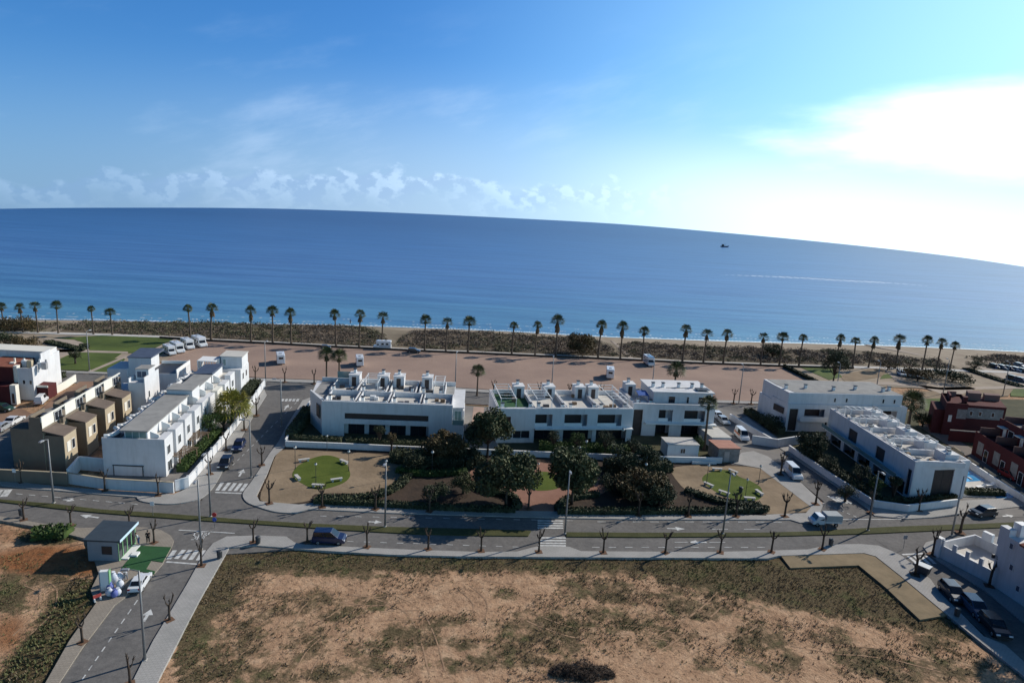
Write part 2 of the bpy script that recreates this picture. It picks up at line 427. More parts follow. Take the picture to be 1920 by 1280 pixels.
# shoreline, beach and sea
SHORE = crv([(-700, 596), (-300, 596), (0, 598), (150, 599), (300, 602), (450, 606), (600, 608), (760, 613), (900, 618), (1000, 623), (1100, 629), (1250, 635), (1400, 640), (1550, 644), (1700, 649), (1800, 653), (1920, 659), (2300, 677), (2800, 705)], 3)
SKYL = crv([(-1500, 470), (-900, 425), (-400, 401), (0, 391.5), (240, 389.5), (480, 390.5), (700, 397), (960, 409), (1160, 420), (1360, 436.5), (1560, 455.5), (1760, 477.5), (1920, 500), (2300, 560), (3000, 705)], 4)
def sea_mat():
    m = bpy.data.materials.new('sea water'); m.use_nodes = True
    t = m.node_tree; b = t.nodes['Principled BSDF']; L = t.links.new
    g = t.nodes.new('ShaderNodeNewGeometry').outputs['Position']
    s = t.nodes.new('ShaderNodeSeparateXYZ'); L(g, s.inputs[0])
    # depth grows with the distance from the beach
    d = t.nodes.new('ShaderNodeMath'); d.operation = 'MULTIPLY_ADD'; L(s.outputs[0], d.inputs[0]); d.inputs[1].default_value = -0.08; L(s.outputs[1], d.inputs[2])
    n0 = t.nodes.new('ShaderNodeTexNoise'); n0.inputs['Scale'].default_value = 0.012; n0.inputs['Detail'].default_value = 5
    mp = t.nodes.new('ShaderNodeMapping'); mp.inputs['Scale'].default_value = (0.35, 1.6, 1); L(g, mp.inputs[0]); L(mp.outputs[0], n0.inputs['Vector'])
    a = t.nodes.new('ShaderNodeMath'); a.operation = 'MULTIPLY_ADD'; L(n0.outputs['Fac'], a.inputs[0]); a.inputs[1].default_value = 190; L(d.outputs[0], a.inputs[2])
    mr = t.nodes.new('ShaderNodeMapRange'); L(a.outputs[0], mr.inputs[0]); mr.inputs[1].default_value = 330; mr.inputs[2].default_value = 1500
    r = t.nodes.new('ShaderNodeValToRGB'); e = r.color_ramp.elements
    for p in (0.1, 0.25, 0.5): e.new(p)
    for k, (p, c) in enumerate([(0, (0.085, 0.235, 0.37)), (0.05, (0.068, 0.195, 0.37)), (0.16, (0.06, 0.155, 0.36)), (0.4, (0.035, 0.115, 0.30)), (1.0, (0.012, 0.058, 0.19))]):
        e[k].position = p; e[k].color = (*c, 1)
    L(mr.outputs[0], r.inputs[0])
    mp3 = t.nodes.new('ShaderNodeMapping'); mp3.inputs['Scale'].default_value = (0.012, 0.11, 1); mp3.inputs['Rotation'].default_value = (0, 0, 0.06); L(g, mp3.inputs[0])
    n3 = t.nodes.new('ShaderNodeTexNoise'); n3.inputs['Scale'].default_value = 1.0; n3.inputs['Detail'].default_value = 6; n3.inputs['Roughness'].default_value = 0.6; L(mp3.outputs[0], n3.inputs['Vector'])
    r3 = t.nodes.new('ShaderNodeValToRGB'); r3.color_ramp.elements[0].position = 0.36; r3.color_ramp.elements[0].color = (.72, .76, .82, 1); r3.color_ramp.elements[1].position = 0.66; r3.color_ramp.elements[1].color = (1.3, 1.24, 1.16, 1)
    L(n3.outputs['Fac'], r3.inputs[0])
    mx = t.nodes.new('ShaderNodeMix'); mx.data_type = 'RGBA'; mx.blend_type = 'MULTIPLY'; mx.inputs[0].default_value = 1.0
    L(r.outputs[0], mx.inputs[6]); L(r3.outputs[0], mx.inputs[7]); L(mx.outputs[2], b.inputs['Base Color'])
    b.inputs['Roughness'].default_value = 0.32; b.inputs['IOR'].default_value = 1.33; b.inputs['Specular IOR Level'].default_value = 0.5
    mp2 = t.nodes.new('ShaderNodeMapping'); mp2.inputs['Scale'].default_value = (0.35, 1.0, 1); L(g, mp2.inputs[0])
    w1 = t.nodes.new('ShaderNodeTexNoise'); w1.inputs['Scale'].default_value = 0.22; w1.inputs['Detail'].default_value = 7; w1.inputs['Roughness'].default_value = 0.7; L(mp2.outputs[0], w1.inputs['Vector'])
    bp = t.nodes.new('ShaderNodeBump'); bp.inputs['Strength'].default_value = 0.42; bp.inputs['Distance'].default_value = 0.8; L(w1.outputs['Fac'], bp.inputs['Height']); L(bp.outputs[0], b.inputs['Normal'])
    return m
SEAZ = -0.7
sb = MB(); sb.add([tuple(G(x, y, SEAZ)) for x, y in SHORE] + [tuple(G(x, y, SEAZ)) for x, y in reversed(SKYL)], [tuple(range(len(SHORE) + len(SKYL)))])
tag(sb.build('sea', sea_mat()), kind='structure')
M_SAND = mat('beach sand', (0.40, 0.33, 0.25), 0.95, c2=(0.27, 0.215, 0.16), scale=0.15, space='World', bump=0.6, bscale=0.8)
M_WET = mat('wet sand', (0.20, 0.165, 0.13), 0.5, var=0.2, scale=0.1, space='World')
bb = MB(); N = len(SHORE)
rows = [(0, -0.75), (0, -0.62)]
for k in range(N):
    x, y = SHORE[k]
    p = G(x, y, SEAZ); q = G(x, y + 60, 0)
    for j, (tt, z) in enumerate([(-0.03, -1.2), (0.12, -0.2), (0.3, 0.0), (1.2, 0.0)]):
        w = p.lerp(q, tt); bb.v.append((w.x, w.y, z))
for k in range(N - 1):
    for j in range(3):
        bb.f.append((k * 4 + j, k * 4 + 4 + j, k * 4 + 5 + j, k * 4 + 1 + j))
tag(bb.build('beach', M_SAND, smooth=True), kind='structure')
# surf: broken lines of foam along the water's edge
M_FOAM = mat('foam', (0.75, 0.80, 0.84), 0.9)
fb = MB()
for row, (off, w0, pr) in enumerate([(0.4, 1.5, 0.93), (5.5, 1.0, 0.45), (12.0, 0.9, 0.3)]):
    for k in range(N - 1):
        for q in range(7):
            if random.random() > pr + (0.25 if SHORE[k][0] > 1250 else -0.05): continue
            t0, t1 = q / 7, (q + random.uniform(0.6, 1.05)) / 7
            a = G(*SHORE[k], SEAZ); c = G(*SHORE[k + 1], SEAZ)
            p0, p1 = a.lerp(c, t0), a.lerp(c, min(1, t1))
            d = V((0.05, 1, 0)); o1, o2 = off + random.uniform(-.7, .7), off + random.uniform(-.7, .7); w = w0 * random.uniform(0.5, 1.5)
            z = V((0, 0, 0.05))
            mid = (p0 + p1) / 2 + d * ((o1 + o2) / 2)
            fb.add([p0 + d * o1 + z, mid - d * w * .5 + z, p1 + d * o2 + z, mid + d * w * .5 + z], [(0, 1, 2, 3)])
tag(fb.build('surf_foam', M_FOAM), kind='stuff', lab=None) if False else tag(fb.build('surf_foam', M_FOAM), 'thin broken lines of white surf along the beach', 'surf', None, 'stuff')
wk = MB(); wp = crv([(1350, 515), (1420, 517.5), (1500, 521), (1580, 526), (1660, 530), (1740, 536)], 6)
for k in range(len(wp) - 1):
    a, c = G(*wp[k], SEAZ + .06), G(*wp[k + 1], SEAZ + .06); d = V((0, 1, 0))
    w = 8.0 * math.sin(PI * (k + 0.7) / len(wp)) * random.uniform(0.6, 1.1)
    wk.add([a, (a + c) / 2 - d * w, c, (a + c) / 2 + d * w], [(0, 1, 2, 3)])
tag(wk.build('boat_wake', mat('wake', (0.66, 0.74, 0.86), 0.7)), 'long pale wake across the calm blue sea', 'wake', None, 'stuff')

# ------------------------------------------------------------------ roads
def paving_mat(name, c, c2, jx, sc=0.35):
    m = mat(name, c, 0.85, c2=c2, scale=sc, space='World', bump=0.15, bscale=3)
    t = m.node_tree; b = t.nodes['Principled BSDF']; L = t.links.new
    src = b.inputs['Base Color'].links[0].from_socket
    br = t.nodes.new('ShaderNodeTexBrick'); br.offset = 0.5
    br.inputs['Scale'].default_value = 1.0 / jx; br.inputs['Mortar Size'].default_value = 0.03
    br.inputs['Color1'].default_value = (1, 1, 1, 1); br.inputs['Color2'].default_value = (0.92, 0.92, 0.92, 1); br.inputs['Mortar'].default_value = (0.74, 0.74, 0.74, 1)
    L(t.nodes.new('ShaderNodeNewGeometry').outputs['Position'], br.inputs['Vector'])
    mx = t.nodes.new('ShaderNodeMix'); mx.data_type = 'RGBA'; mx.blend_type = 'MULTIPLY'; mx.inputs[0].default_value = 1.0
    L(src, mx.inputs[6]); L(br.outputs['Color'], mx.inputs[7]); L(mx.outputs[2], b.inputs['Base Color'])
    return m
def asphalt_mat():
    m = mat('asphalt', (0.215, 0.205, 0.195), 0.9, c2=(0.15, 0.145, 0.14), scale=0.22, space='World', bump=0.2, bscale=6, detail=8, thr=(0.25, 0.75))
    t = m.node_tree; b = t.nodes['Principled BSDF']; L = t.links.new
    src = b.inputs['Base Color'].links[0].from_socket
    n = t.nodes.new('ShaderNodeTexNoise'); n.inputs['Scale'].default_value = 1.3; n.inputs['Detail'].default_value = 9; n.inputs['Roughness'].default_value = 0.8
    L(t.nodes.new('ShaderNodeNewGeometry').outputs['Position'], n.inputs['Vector'])
    r = t.nodes.new('ShaderNodeValToRGB'); r.color_ramp.elements[0].position = 0.33; r.color_ramp.elements[0].color = (.66, .66, .67, 1); r.color_ramp.elements[1].position = 0.66; r.color_ramp.elements[1].color = (1.12, 1.1, 1.08, 1)
    L(n.outputs['Fac'], r.inputs[0])
    mx = t.nodes.new('ShaderNodeMix'); mx.data_type = 'RGBA'; mx.blend_type = 'MULTIPLY'; mx.inputs[0].default_value = 1.0
    L(src, mx.inputs[6]); L(r.outputs[0], mx.inputs[7]); L(mx.outputs[2], b.inputs['Base Color'])
    return m
M_ASPH = asphalt_mat()
M_PAVE = paving_mat('grey paving', (0.46, 0.44, 0.415), (0.36, 0.35, 0.33), 0.9)
M_PROM = paving_mat('promenade paving', (0.68, 0.65, 0.61), (0.58, 0.55, 0.52), 1.2)
M_TANP = mat('old concrete', (0.31, 0.235, 0.145), 0.9, c2=(0.19, 0.15, 0.095), scale=0.35, space='World', bump=0.2, bscale=3, detail=8)
M_BRICKP = paving_mat('red paving', (0.36, 0.20, 0.145), (0.28, 0.15, 0.11), 0.5)
M_PARKSAND = mat('park sand', (0.34, 0.255, 0.17), 0.95, c2=(0.20, 0.15, 0.10), scale=0.18, space='World', bump=0.5, bscale=2)
M_GRAVEL = mat('gravel lot', (0.40, 0.285, 0.225), 0.95, c2=(0.28, 0.20, 0.165), scale=0.05, space='World', bump=0.6, bscale=1.5, detail=9)
M_SOIL = mat('park soil', (0.085, 0.06, 0.045), 0.95, c2=(0.045, 0.036, 0.03), scale=0.4, space='World', bump=0.7, bscale=2)
M_LAWN = mat('lawn', (0.115, 0.145, 0.03), 0.9, c2=(0.07, 0.10, 0.02), scale=0.3, space='World', bump=0.6, bscale=7)
M_VERGE = mat('verge grass', (0.095, 0.095, 0.042), 0.9, c2=(0.055, 0.06, 0.027), scale=0.4, space='World', bump=0.6, bscale=6)
M_PARKG = mat('park grass', (0.125, 0.165, 0.045), 0.9, c2=(0.06, 0.085, 0.028), scale=0.09, space='World', bump=0.6, bscale=3)
M_DUNE = mat('dune ground', (0.19, 0.145, 0.10), 0.95, c2=(0.075, 0.065, 0.05), scale=0.12, space='World', bump=0.7, bscale=1)
M_WHITE = mat('road paint', (0.62, 0.62, 0.60), 0.7, c2=(0.36, 0.36, 0.35), scale=1.4, space='World', thr=(0.35, 0.55), detail=8)
M_ART = mat('artificial turf', (0.018, 0.085, 0.022), 0.8, var=0.15, scale=1.2, space='World', bump=0.3, bscale=20)

AVE_N = [(-400, 898), (-150, 903), (0, 909), (25, 912), (62, 916), (100, 918), (167, 924), (256, 931)]
UP = crv([(256, 931), (263, 938), (292, 943), (325, 944), (362, 938), (385, 928), (405, 905), (430, 858), (455, 815), (478, 775), (500, 740)], 3)
DN = crv([(567, 750), (557, 766), (538, 797), (522, 827), (505, 850), (488, 877), (470, 904), (455, 925), (462, 940), (480, 948), (505, 956), (526, 960), (555, 961)], 3)
KN2 = [(578, 954), (601, 954.5), (734, 961), (900, 966), (1062, 970.5), (1200, 973), (1482, 973.5), (1500, 979), (1521, 979)]
sheet('road', [AVE_N + [(460, 942), (580, 951)] + KN2 + [(1640, 968), (1750, 972), (1800, 966), (1920, 955), (2300, 935), (2300, 1010), (1774, 1010), (1672, 1034), (1447, 1036), (1440, 1040), (960, 1038), (600, 1026), (400, 1040), (300, 1012), (150, 990), (75, 980), (0, 968), (-150, 945), (-400, 930)]], 0.000, M_ASPH)
sheet('road', [[(375, 960), (385, 900), (420, 850), (450, 800), (490, 735), (600, 742), (545, 800), (505, 870), (478, 910), (470, 960)]], 0.006, M_ASPH)
sheet('road', [[(1510, 985), (1545, 940), (1480, 885), (1405, 835), (1340, 775), (1392, 770), (1450, 815), (1550, 885), (1645, 950), (1660, 985)]], 0.008, M_ASPH)
sheet('road', [[(300, 1000), (420, 1000), (395, 1030), (235, 1300), (95, 1300), (215, 1133), (285, 1070), (322, 1030)]], 0.010, M_ASPH)
sheet('road', [[(1640, 1010), (1760, 1005), (1790, 1070), (1990, 1210), (1990, 1330), (1900, 1240), (1740, 1090), (1690, 1045)]], 0.012, M_ASPH)
# the road behind the villas, its left and right ends, the lane on the far left and the lane with the red terrace
sheet('road', [[(-300, 700), (90, 698), (215, 704), (500, 716), (700, 724), (950, 740), (1350, 757), (1450, 760), (1700, 768), (1700, 790), (1400, 784), (1340, 780), (950, 760), (620, 745), (500, 741), (200, 721), (90, 715), (-300, 715)]], 0.014, M_ASPH)
sheet('road', [[(105, 742), (150, 715), (205, 714), (160, 742), (110, 790), (70, 840), (40, 800)]], 0.016, mat('red lane', (0.26, 0.165, 0.115), 0.9, var=0.2, scale=0.3, space='World'))
sheet('road', [[(-60, 770), (-60, 850), (20, 822), (60, 775), (40, 765)]], 0.020, bpy.data.materials['red lane'])
sheet('road', [[(1725, 800), (1752, 800), (1920, 895), (2000, 935), (1985, 960), (1900, 905), (1830, 866)]], 0.018, mat('pale lane', (0.20, 0.175, 0.155), 0.9, var=0.15, scale=0.3, space='World'))

# verge in the middle of the avenue
MT = [(-300, 926), (-20, 932), (6, 936), (100, 943.5), (187, 954), (292, 960.5), (396, 968.5), (484, 975), (588, 981), (734, 987), (900, 991), (996, 994)]
MBm = [(990, 1004), (900, 1003), (780, 1000), (650, 993), (484, 981.5), (396, 976), (250, 965.5), (167, 958.5), (100, 951.5), (0, 939.5), (-300, 932)]
sheet('verge', [MT + MBm, [(1062, 997), (1210, 998), (1435, 997.5), (1515, 995.5), (1615, 989.5), (1690, 986), (1840, 981), (2200, 965), (2200, 975), (1852, 989), (1740, 994.5), (1615, 1000), (1440, 1004.5), (1200, 1006), (1062, 1005)]], 0.14, M_VERGE)

# pavements (raised by a kerb)
PAV = [
    AVE_N + UP + [(495, 728), (465, 775), (430, 820), (400, 855), (378, 884), (353, 914), (325, 926), (180, 917), (60, 906), (0, 896), (-400, 884)],
    DN + KN2[:7] + [(1440, 966), (1350, 963), (1040, 958), (968, 957), (720, 950), (590, 942), (560, 945), (487, 939), (481, 928), (502, 885), (514, 855), (534, 838), (552, 805), (580, 760), (590, 742)],
    [(1482, 973.5), (1500, 979), (1521, 979), (1534, 968), (1543, 947), (1536, 936), (1490, 893), (1440, 855), (1413, 845), (1390, 848), (1375, 868), (1425, 877), (1521, 950), (1511, 961), (1436, 964), (1440, 969)],
    [(1640, 966), (1700, 972), (1750, 969), (1800, 962), (1920, 948), (2200, 930), (2200, 915), (1800, 938), (1730, 952), (1665, 954), (1637, 945), (1480, 838), (1400, 780), (1390, 784), (1470, 845), (1560, 905), (1625, 952)],
    [(-400, 930), (-150, 945), (0, 967), (75, 980), (150, 989), (239, 986), (285, 989), (302, 993), (320, 1003), (326, 1013), (323, 1022), (305, 1056), (283, 1082), (215, 1133), (155, 1212), (105, 1288), (80, 1288), (130, 1200), (180, 1130), (170, 1105), (185, 1075), (165, 1010), (75, 988), (0, 975), (-400, 940)],
    [(244, 1285), (287, 1200), (320, 1145), (350, 1095), (375, 1050), (387, 1032), (400, 1017), (425, 1005), (480, 1003), (537, 1005), (552, 1016), (567, 1019.5), (680, 1025.5), (780, 1030), (905, 1034), (970, 1033), (985, 1029), (1005, 1024), (1067, 1024), (1090, 1032.5), (1335, 1034), (1440, 1031.5), (1515, 1029), (1560, 1020), (1615, 1019), (1647, 1022), (1672, 1032), (1692, 1042), (1745, 1085), (1762, 1110), (1795, 1142), (1845, 1192), (1885, 1208), (1960, 1275), (1960, 1310), (1920, 1267), (1850, 1212), (1780, 1155), (1690, 1080), (1642, 1042), (1620, 1036), (1460, 1041), (1440, 1046), (960, 1043), (855, 1042), (730, 1039), (600, 1031), (480, 1022), (430, 1026), (410, 1060), (375, 1122), (350, 1170), (300, 1267), (292, 1285)],
    [(1731, 1024), (1736, 1016), (1755, 1011), (1774, 1010), (1920, 1003), (2100, 990), (2100, 1040), (1940, 1150), (1990, 1200), (1965, 1205), (1850, 1108), (1764, 1054), (1740, 1036)],
    # far side of the road behind the villas
    [(-300, 690), (90, 693), (165, 696), (500, 709), (700, 716), (950, 733), (1350, 750), (1450, 753), (1700, 759), (1700, 763), (1450, 757), (1350, 754.5), (950, 738), (700, 721), (500, 714), (165, 699), (-300, 696)],
]
KZ = [0.130, 0.134, 0.138, 0.142, 0.146, 0.150, 0.154, 0.158]
M_PAVET = paving_mat('tan paving', (0.37, 0.325, 0.27), (0.28, 0.245, 0.205), 0.9)
for p, z in zip(PAV, KZ): sheet('pavement', [p], z, M_PAVET if p is PAV[4] else M_PAVE, thick=0.4)
sheet('path', [[(1465, 1042), (1482, 1064), (1610, 1059), (1660, 1100), (1725, 1161), (1777, 1152), (1690, 1080), (1642, 1042.5), (1620, 1036.5)]], 0.09, M_TANP)

# the park
sheet('park_ground', [[(490, 935), (505, 890), (517, 853), (536, 836), (740, 842), (950, 850), (1060, 853), (1250, 860), (1350, 868), (1427, 876), (1523, 950), (1511, 962), (1437, 965), (1040, 960), (968, 960), (720, 952), (588, 944), (500, 943)]], 0.10, M_SOIL)
sheet('sand_area', [crv([(488, 936), (504, 890), (518, 853), (536, 843), (620, 846), (700, 850), (745, 858), (765, 880), (740, 905), (692, 924), (640, 924), (590, 926), (580, 938), (530, 944)], 3, True),
                    crv([(1259, 879), (1296, 872), (1350, 873), (1424, 878), (1470, 912), (1520, 950), (1508, 959), (1440, 963), (1432, 948), (1348, 941), (1294, 922), (1272, 904)], 3, True)], 0.115, M_PARKSAND)
LAWN1 = crv([(548, 888), (556, 875), (570, 866), (590, 857), (612, 853), (632, 857), (648, 866), (655, 880), (656, 893), (645, 904), (625, 912), (604, 917), (585, 915), (565, 905), (552, 897)], 3, True)
LAWN2 = crv([(1317, 900), (1321, 890), (1332, 885), (1342, 882), (1365, 881), (1388, 894), (1405, 900), (1425, 912), (1430, 926), (1422, 936), (1405, 939), (1386, 937), (1359, 930), (1334, 916)], 3, True)
LAWN3 = crv([(985, 900), (1000, 886), (1025, 884), (1045, 890), (1056, 902), (1048, 914), (1025, 919), (1000, 917)], 3, True)
sheet('red_paving', [crv([(881, 885), (893, 877), (912, 873), (950, 868), (1010, 866), (1033, 869), (1080, 872), (1127, 898), (1160, 904), (1122, 928), (1056, 938), (1038, 950), (1036, 960), (975, 960), (970, 930), (943, 923), (912, 920), (889, 906)], 2, True)], 0.125, M_BRICKP)
sheet('lawn', [LAWN1, LAWN2, LAWN3], 0.135, M_LAWN)

# gardens and yards round the houses
M_YARD = mat('yard paving', (0.27, 0.25, 0.23), 0.9, c2=(0.19, 0.18, 0.17), scale=0.3, space='World', detail=8)
sheet('garden_ground', [[(540, 836), (585, 758), (600, 746), (860, 758), (960, 764), (1060, 768), (1345, 780), (1392, 850), (1350, 868), (1060, 858), (850, 850)], [(1480, 842), (1560, 898), (1637, 944), (1700, 953), (1795, 938), (1925, 930), (1820, 866), (1725, 800), (1715, 770), (1560, 770), (1400, 784)],
                        [(1715, 768), (1760, 745), (1960, 750), (1990, 930), (1920, 893), (1752, 800)]], 0.03, mat('garden soil', (0.115, 0.105, 0.06), 0.95, c2=(0.055, 0.058, 0.035), scale=0.25, space='World', bump=0.5, bscale=2))
sheet('yard', [[(130, 905), (150, 870), (330, 690), (235, 706), (190, 722), (90, 850), (0, 895), (-60, 895), (-60, 850), (60, 775), (160, 742)], [(200, 905), (330, 918), (352, 912), (430, 815), (492, 726), (400, 716), (200, 800)], [(868, 760), (930, 764), (935, 848), (872, 846)], [(1336, 762), (1400, 776), (1500, 852), (1430, 878), (1372, 872), (1340, 800)], [(1790, 925), (1980, 915), (1980, 966), (1800, 972)]], 0.034, M_YARD)
sheet('path', [[(888, 762), (908, 763), (900, 846), (878, 846)]], 0.05, mat('pink paving', (0.42, 0.30, 0.24), 0.9, var=0.12, scale=0.6, space='World'))

# gravel lot, promenade, dunes and the seafront park
sheet('gravel_lot', [[(290, 695), (330, 660), (346, 638), (500, 644), (700, 654), (900, 663), (1100, 672), (1300, 681), (1470, 688), (1545, 726), (1590, 747), (1450, 752), (1350, 750), (950, 732), (700, 715), (500, 708)]], 0.05, M_GRAVEL)
PROM_N = [(-300, 618), (0, 620), (100, 622.5), (200, 625.5), (300, 629), (350, 632), (400, 635), (500, 639.5), (600, 645), (700, 649.5), (800, 654.5), (900, 658.5), (1000, 663), (1100, 667), (1200, 671.5), (1300, 676.5), (1400, 680), (1500, 683.5), (1600, 686), (1660, 687.5), (1790, 692), (1850, 694), (2300, 710)]
sheet('promenade', [PROM_N + [(x, y + 3.4) for x, y in reversed(PROM_N)]], 0.12, M_PROM)
DUNE_N = [(-300, 606), (0, 606), (100, 603), (150, 606), (300, 604), (420, 605), (540, 610), (640, 611), (700, 613), (760, 620), (840, 619), (960, 626), (1040, 633), (1090, 630), (1150, 645), (1180, 642), (1300, 648), (1420, 652), (1500, 655), (1600, 655), (1660, 663), (1760, 672), (1800, 690)]
DSEG = [[(-300, 606), (0, 606), (60, 604), (118, 606), (70, 622), (-300, 618)],
        [(150, 604), (300, 604), (420, 605), (540, 609), (640, 611), (690, 613), (718, 630), (720, 650), (600, 644), (400, 634), (200, 624), (95, 621)],
        [(745, 648), (750, 632), (780, 621), (840, 619), (960, 626), (1040, 633), (1090, 628), (1125, 640), (1160, 664), (1150, 668), (1000, 662), (800, 653)],
        [(1170, 668), (1158, 650), (1180, 642), (1300, 648), (1420, 652), (1500, 655), (1590, 657), (1620, 684), (1500, 682), (1300, 675)],
        [(1640, 684), (1600, 668), (1625, 660), (1680, 668), (1760, 676), (1790, 690)],
        [(1820, 672), (1860, 664), (1920, 668), (2200, 680), (2200, 700), (1920, 690), (1850, 690)]]
sheet('dunes', [[(-500, 604)] + DUNE_N + [(2300, 690), (2300, 708)] + list(reversed(PROM_N))], 0.03, mat('dune sand', (0.30, 0.25, 0.18), 0.95, c2=(0.16, 0.13, 0.095), scale=0.1, space='World', bump=0.5, bscale=1))
sheet('dune_soil', DSEG, 0.06, M_DUNE)
sheet('park_lawn', [[(88, 634), (200, 628.5), (310, 633), (335, 640), (300, 665), (170, 657), (160, 645), (140, 636)],
                    [(96, 680), (140, 660), (230, 661), (205, 678), (168, 694), (100, 692)], [(170, 697), (215, 672), (235, 672), (215, 700)],
                    [(1500, 688), (1560, 689), (1580, 706), (1555, 712)], [(1560, 718), (1640, 722), (1625, 732), (1590, 732)], [(1655, 702), (1680, 698), (1690, 706), (1650, 710)], [(1725, 742), (1770, 742), (1772, 765), (1735, 770)], [(1895, 729), (1960, 729), (1960, 745), (1895, 742)]], 0.07, M_PARKG)
sheet('park_sand', [crv([(1578, 706), (1590, 700), (1640, 690), (1660, 692), (1656, 703), (1640, 708), (1600, 714), (1584, 714)], 3, True), [(1700, 735), (1800, 730), (1900, 729), (1890, 742), (1720, 748)]], 0.075, M_PARKSAND)
sheet('path', [[(1565, 714), (1680, 716), (1760, 726), (1960, 722), (1960, 727), (1770, 731), (1680, 722), (1565, 718)], [(1650, 686), (1662, 687), (1700, 712), (1685, 718)], [(1705, 716), (1790, 718), (1830, 728), (1795, 742), (1765, 738)],
               [(1838, 690), (1960, 690), (1960, 730), (1915, 725)], crv([(82, 636), (100, 634), (150, 640), (165, 652), (150, 660), (100, 672), (92, 690), (84, 668), (110, 655), (112, 643)], 3, True), [(60, 652), (150, 656), (240, 659), (240, 662), (140, 660), (60, 660)], [(155, 700), (236, 666), (241, 668), (165, 700)], [(285, 655), (330, 634), (336, 634), (294, 655)], [(95, 624), (136, 603.5), (140, 604), (106, 624)],
               [(1145, 638), (1152, 640), (1190, 672), (1180, 672)], [(1620, 645), (1660, 650), (1740, 667), (1725, 666), (1650, 652)], [(1830, 690), (1845, 668), (1880, 680), (1890, 690)]], 0.082, mat('path paving', (0.40, 0.33, 0.27), 0.9, var=0.15, scale=0.2, space='World'))

# ------------------------------------------------------------------ road markings
mk = MB()
def mq(*pts, z=0.035):
    mk.add([tuple(G(x, y, z)) for x, y in pts], [(3, 2, 1, 0)])
def stripe(a, b, w, z=0.035):
    A, B = G(*a, z), G(*b, z); d = (B - A).normalized(); n = V((-d.y, d.x, 0)) * w / 2
    mk.add([A - n, B - n, B + n, A + n], [(0, 1, 2, 3)])
for t_, b_ in (((417, 904), (407, 919)), ((430, 904.5), (418, 919.5)), ((441, 905), (430, 919.5)), ((452, 905.5), (441, 920)), ((462, 906), (452, 920.5))): stripe(t_, b_, 0.55)
stripe((403, 922.5), (453, 924.5), 0.35)
for t_, b_ in (((328, 1031), (316, 1048)), ((345, 1030), (330, 1047)), ((357, 1030), (344, 1048)), ((370, 1030.5), (357, 1049)), ((382, 1031), (371, 1050))): stripe(t_, b_, 0.55)
stripe((312, 1052.5), (370, 1057), 0.3)
for y in (1007.5, 1012.5, 1017.5, 1022): stripe((1012 - (y - 1007) * .2, y), (1061, y + 0.4), 0.42)
for y in (976, 980.5, 985, 989.5): stripe((1008, y - .5), (1056, y), 0.42)
for t_, b_ in (((1703, 1042), (1721, 1057)), ((1715, 1042), (1732, 1058)), ((1727, 1042), (1743, 1057.5)), ((1737, 1041), (1753, 1056))): stripe(t_, b_, 0.5)
stripe((1692, 1039), (1733, 1037), 0.35)
for k in range(5): stripe((531 + 7 * k, 747.5), (529 + 7 * k, 752), 0.55)
for k in range(4): stripe((1552 + 8 * k, 929 + k), (1573 + 8 * k, 941 + k), 0.5)
for k in range(4): stripe((-2 + 7 * k, 917), (-12 + 7 * k, 931), 0.6)
stripe((1575, 973), (1690, 973), 0.18)
for k in range(6): stripe((1540 + 12 * k, 941 + 5 * k), (1546 + 12 * k, 944 + 5 * k), 0.15)
def arrow(tail, tip, w=0.16):
    A, B = G(*tail, .035), G(*tip, .035); d = (B - A); L = d.length; d /= L; n = V((-d.y, d.x, 0))
    mk.add([A - n * w, A + d * L * .5 - n * w, A + d * L * .5 + n * w, A + n * w], [(0, 1, 2, 3)])
    mk.add([A + d * L * .5 - n * w * 3.6, B, A + d * L * .5 + n * w * 3.6], [(0, 1, 2)])
arrow((448, 893), (457, 879)); arrow((533, 768), (541, 758)); arrow((269, 1165), (283, 1141)); arrow((118, 936), (140, 938)); arrow((185, 970), (150, 965))
arrow((690, 977.5), (716, 978.5)); arrow((1250, 990), (1285, 991)); arrow((1325, 1016), (1290, 1016)); arrow((1880, 967), (1900, 966))
for k in range(9):
    a = (258 - 12.2 * k, 1124 + 17.5 * k); stripe(a, (a[0] - 6.5, a[1] + 9.3), 0.13)
for k in range(14): stripe((436 + 9.4 * k * .95, 872 - 8.8 * k), (440 + 9.4 * k * .95, 868 - 8.8 * k), 0.12)
for k in range(15): stripe((600 + 33 * k, 966.5 + 0.62 * k), (612 + 33 * k, 967 + .62 * k), 0.14)
for k in range(11): stripe((1120 + 33 * k, 977.5 + 0.05 * k), (1136 + 33 * k, 977.6 + .05 * k), 0.14)
for k in range(12): stripe((620 + 31 * k, 1013 + 1.05 * k), (632 + 31 * k, 1013.5 + 1.05 * k), 0.13)
for k in range(11): stripe((1110 + 31 * k, 1025.5), (1124 + 31 * k, 1025.5), 0.13)
for k in range(10): stripe((30 + 24 * k, 925 + 2.1 * k), (42 + 24 * k, 926 + 2.1 * k), 0.14)
stripe((335, 993), (440, 999), 0.2)
for x in (1335, 1395): stripe((x, 991.5), (x + 30, 991.5), 0.12)
for x in (1265, 1330): stripe((x, 1016), (x + 30, 1016), 0.12)
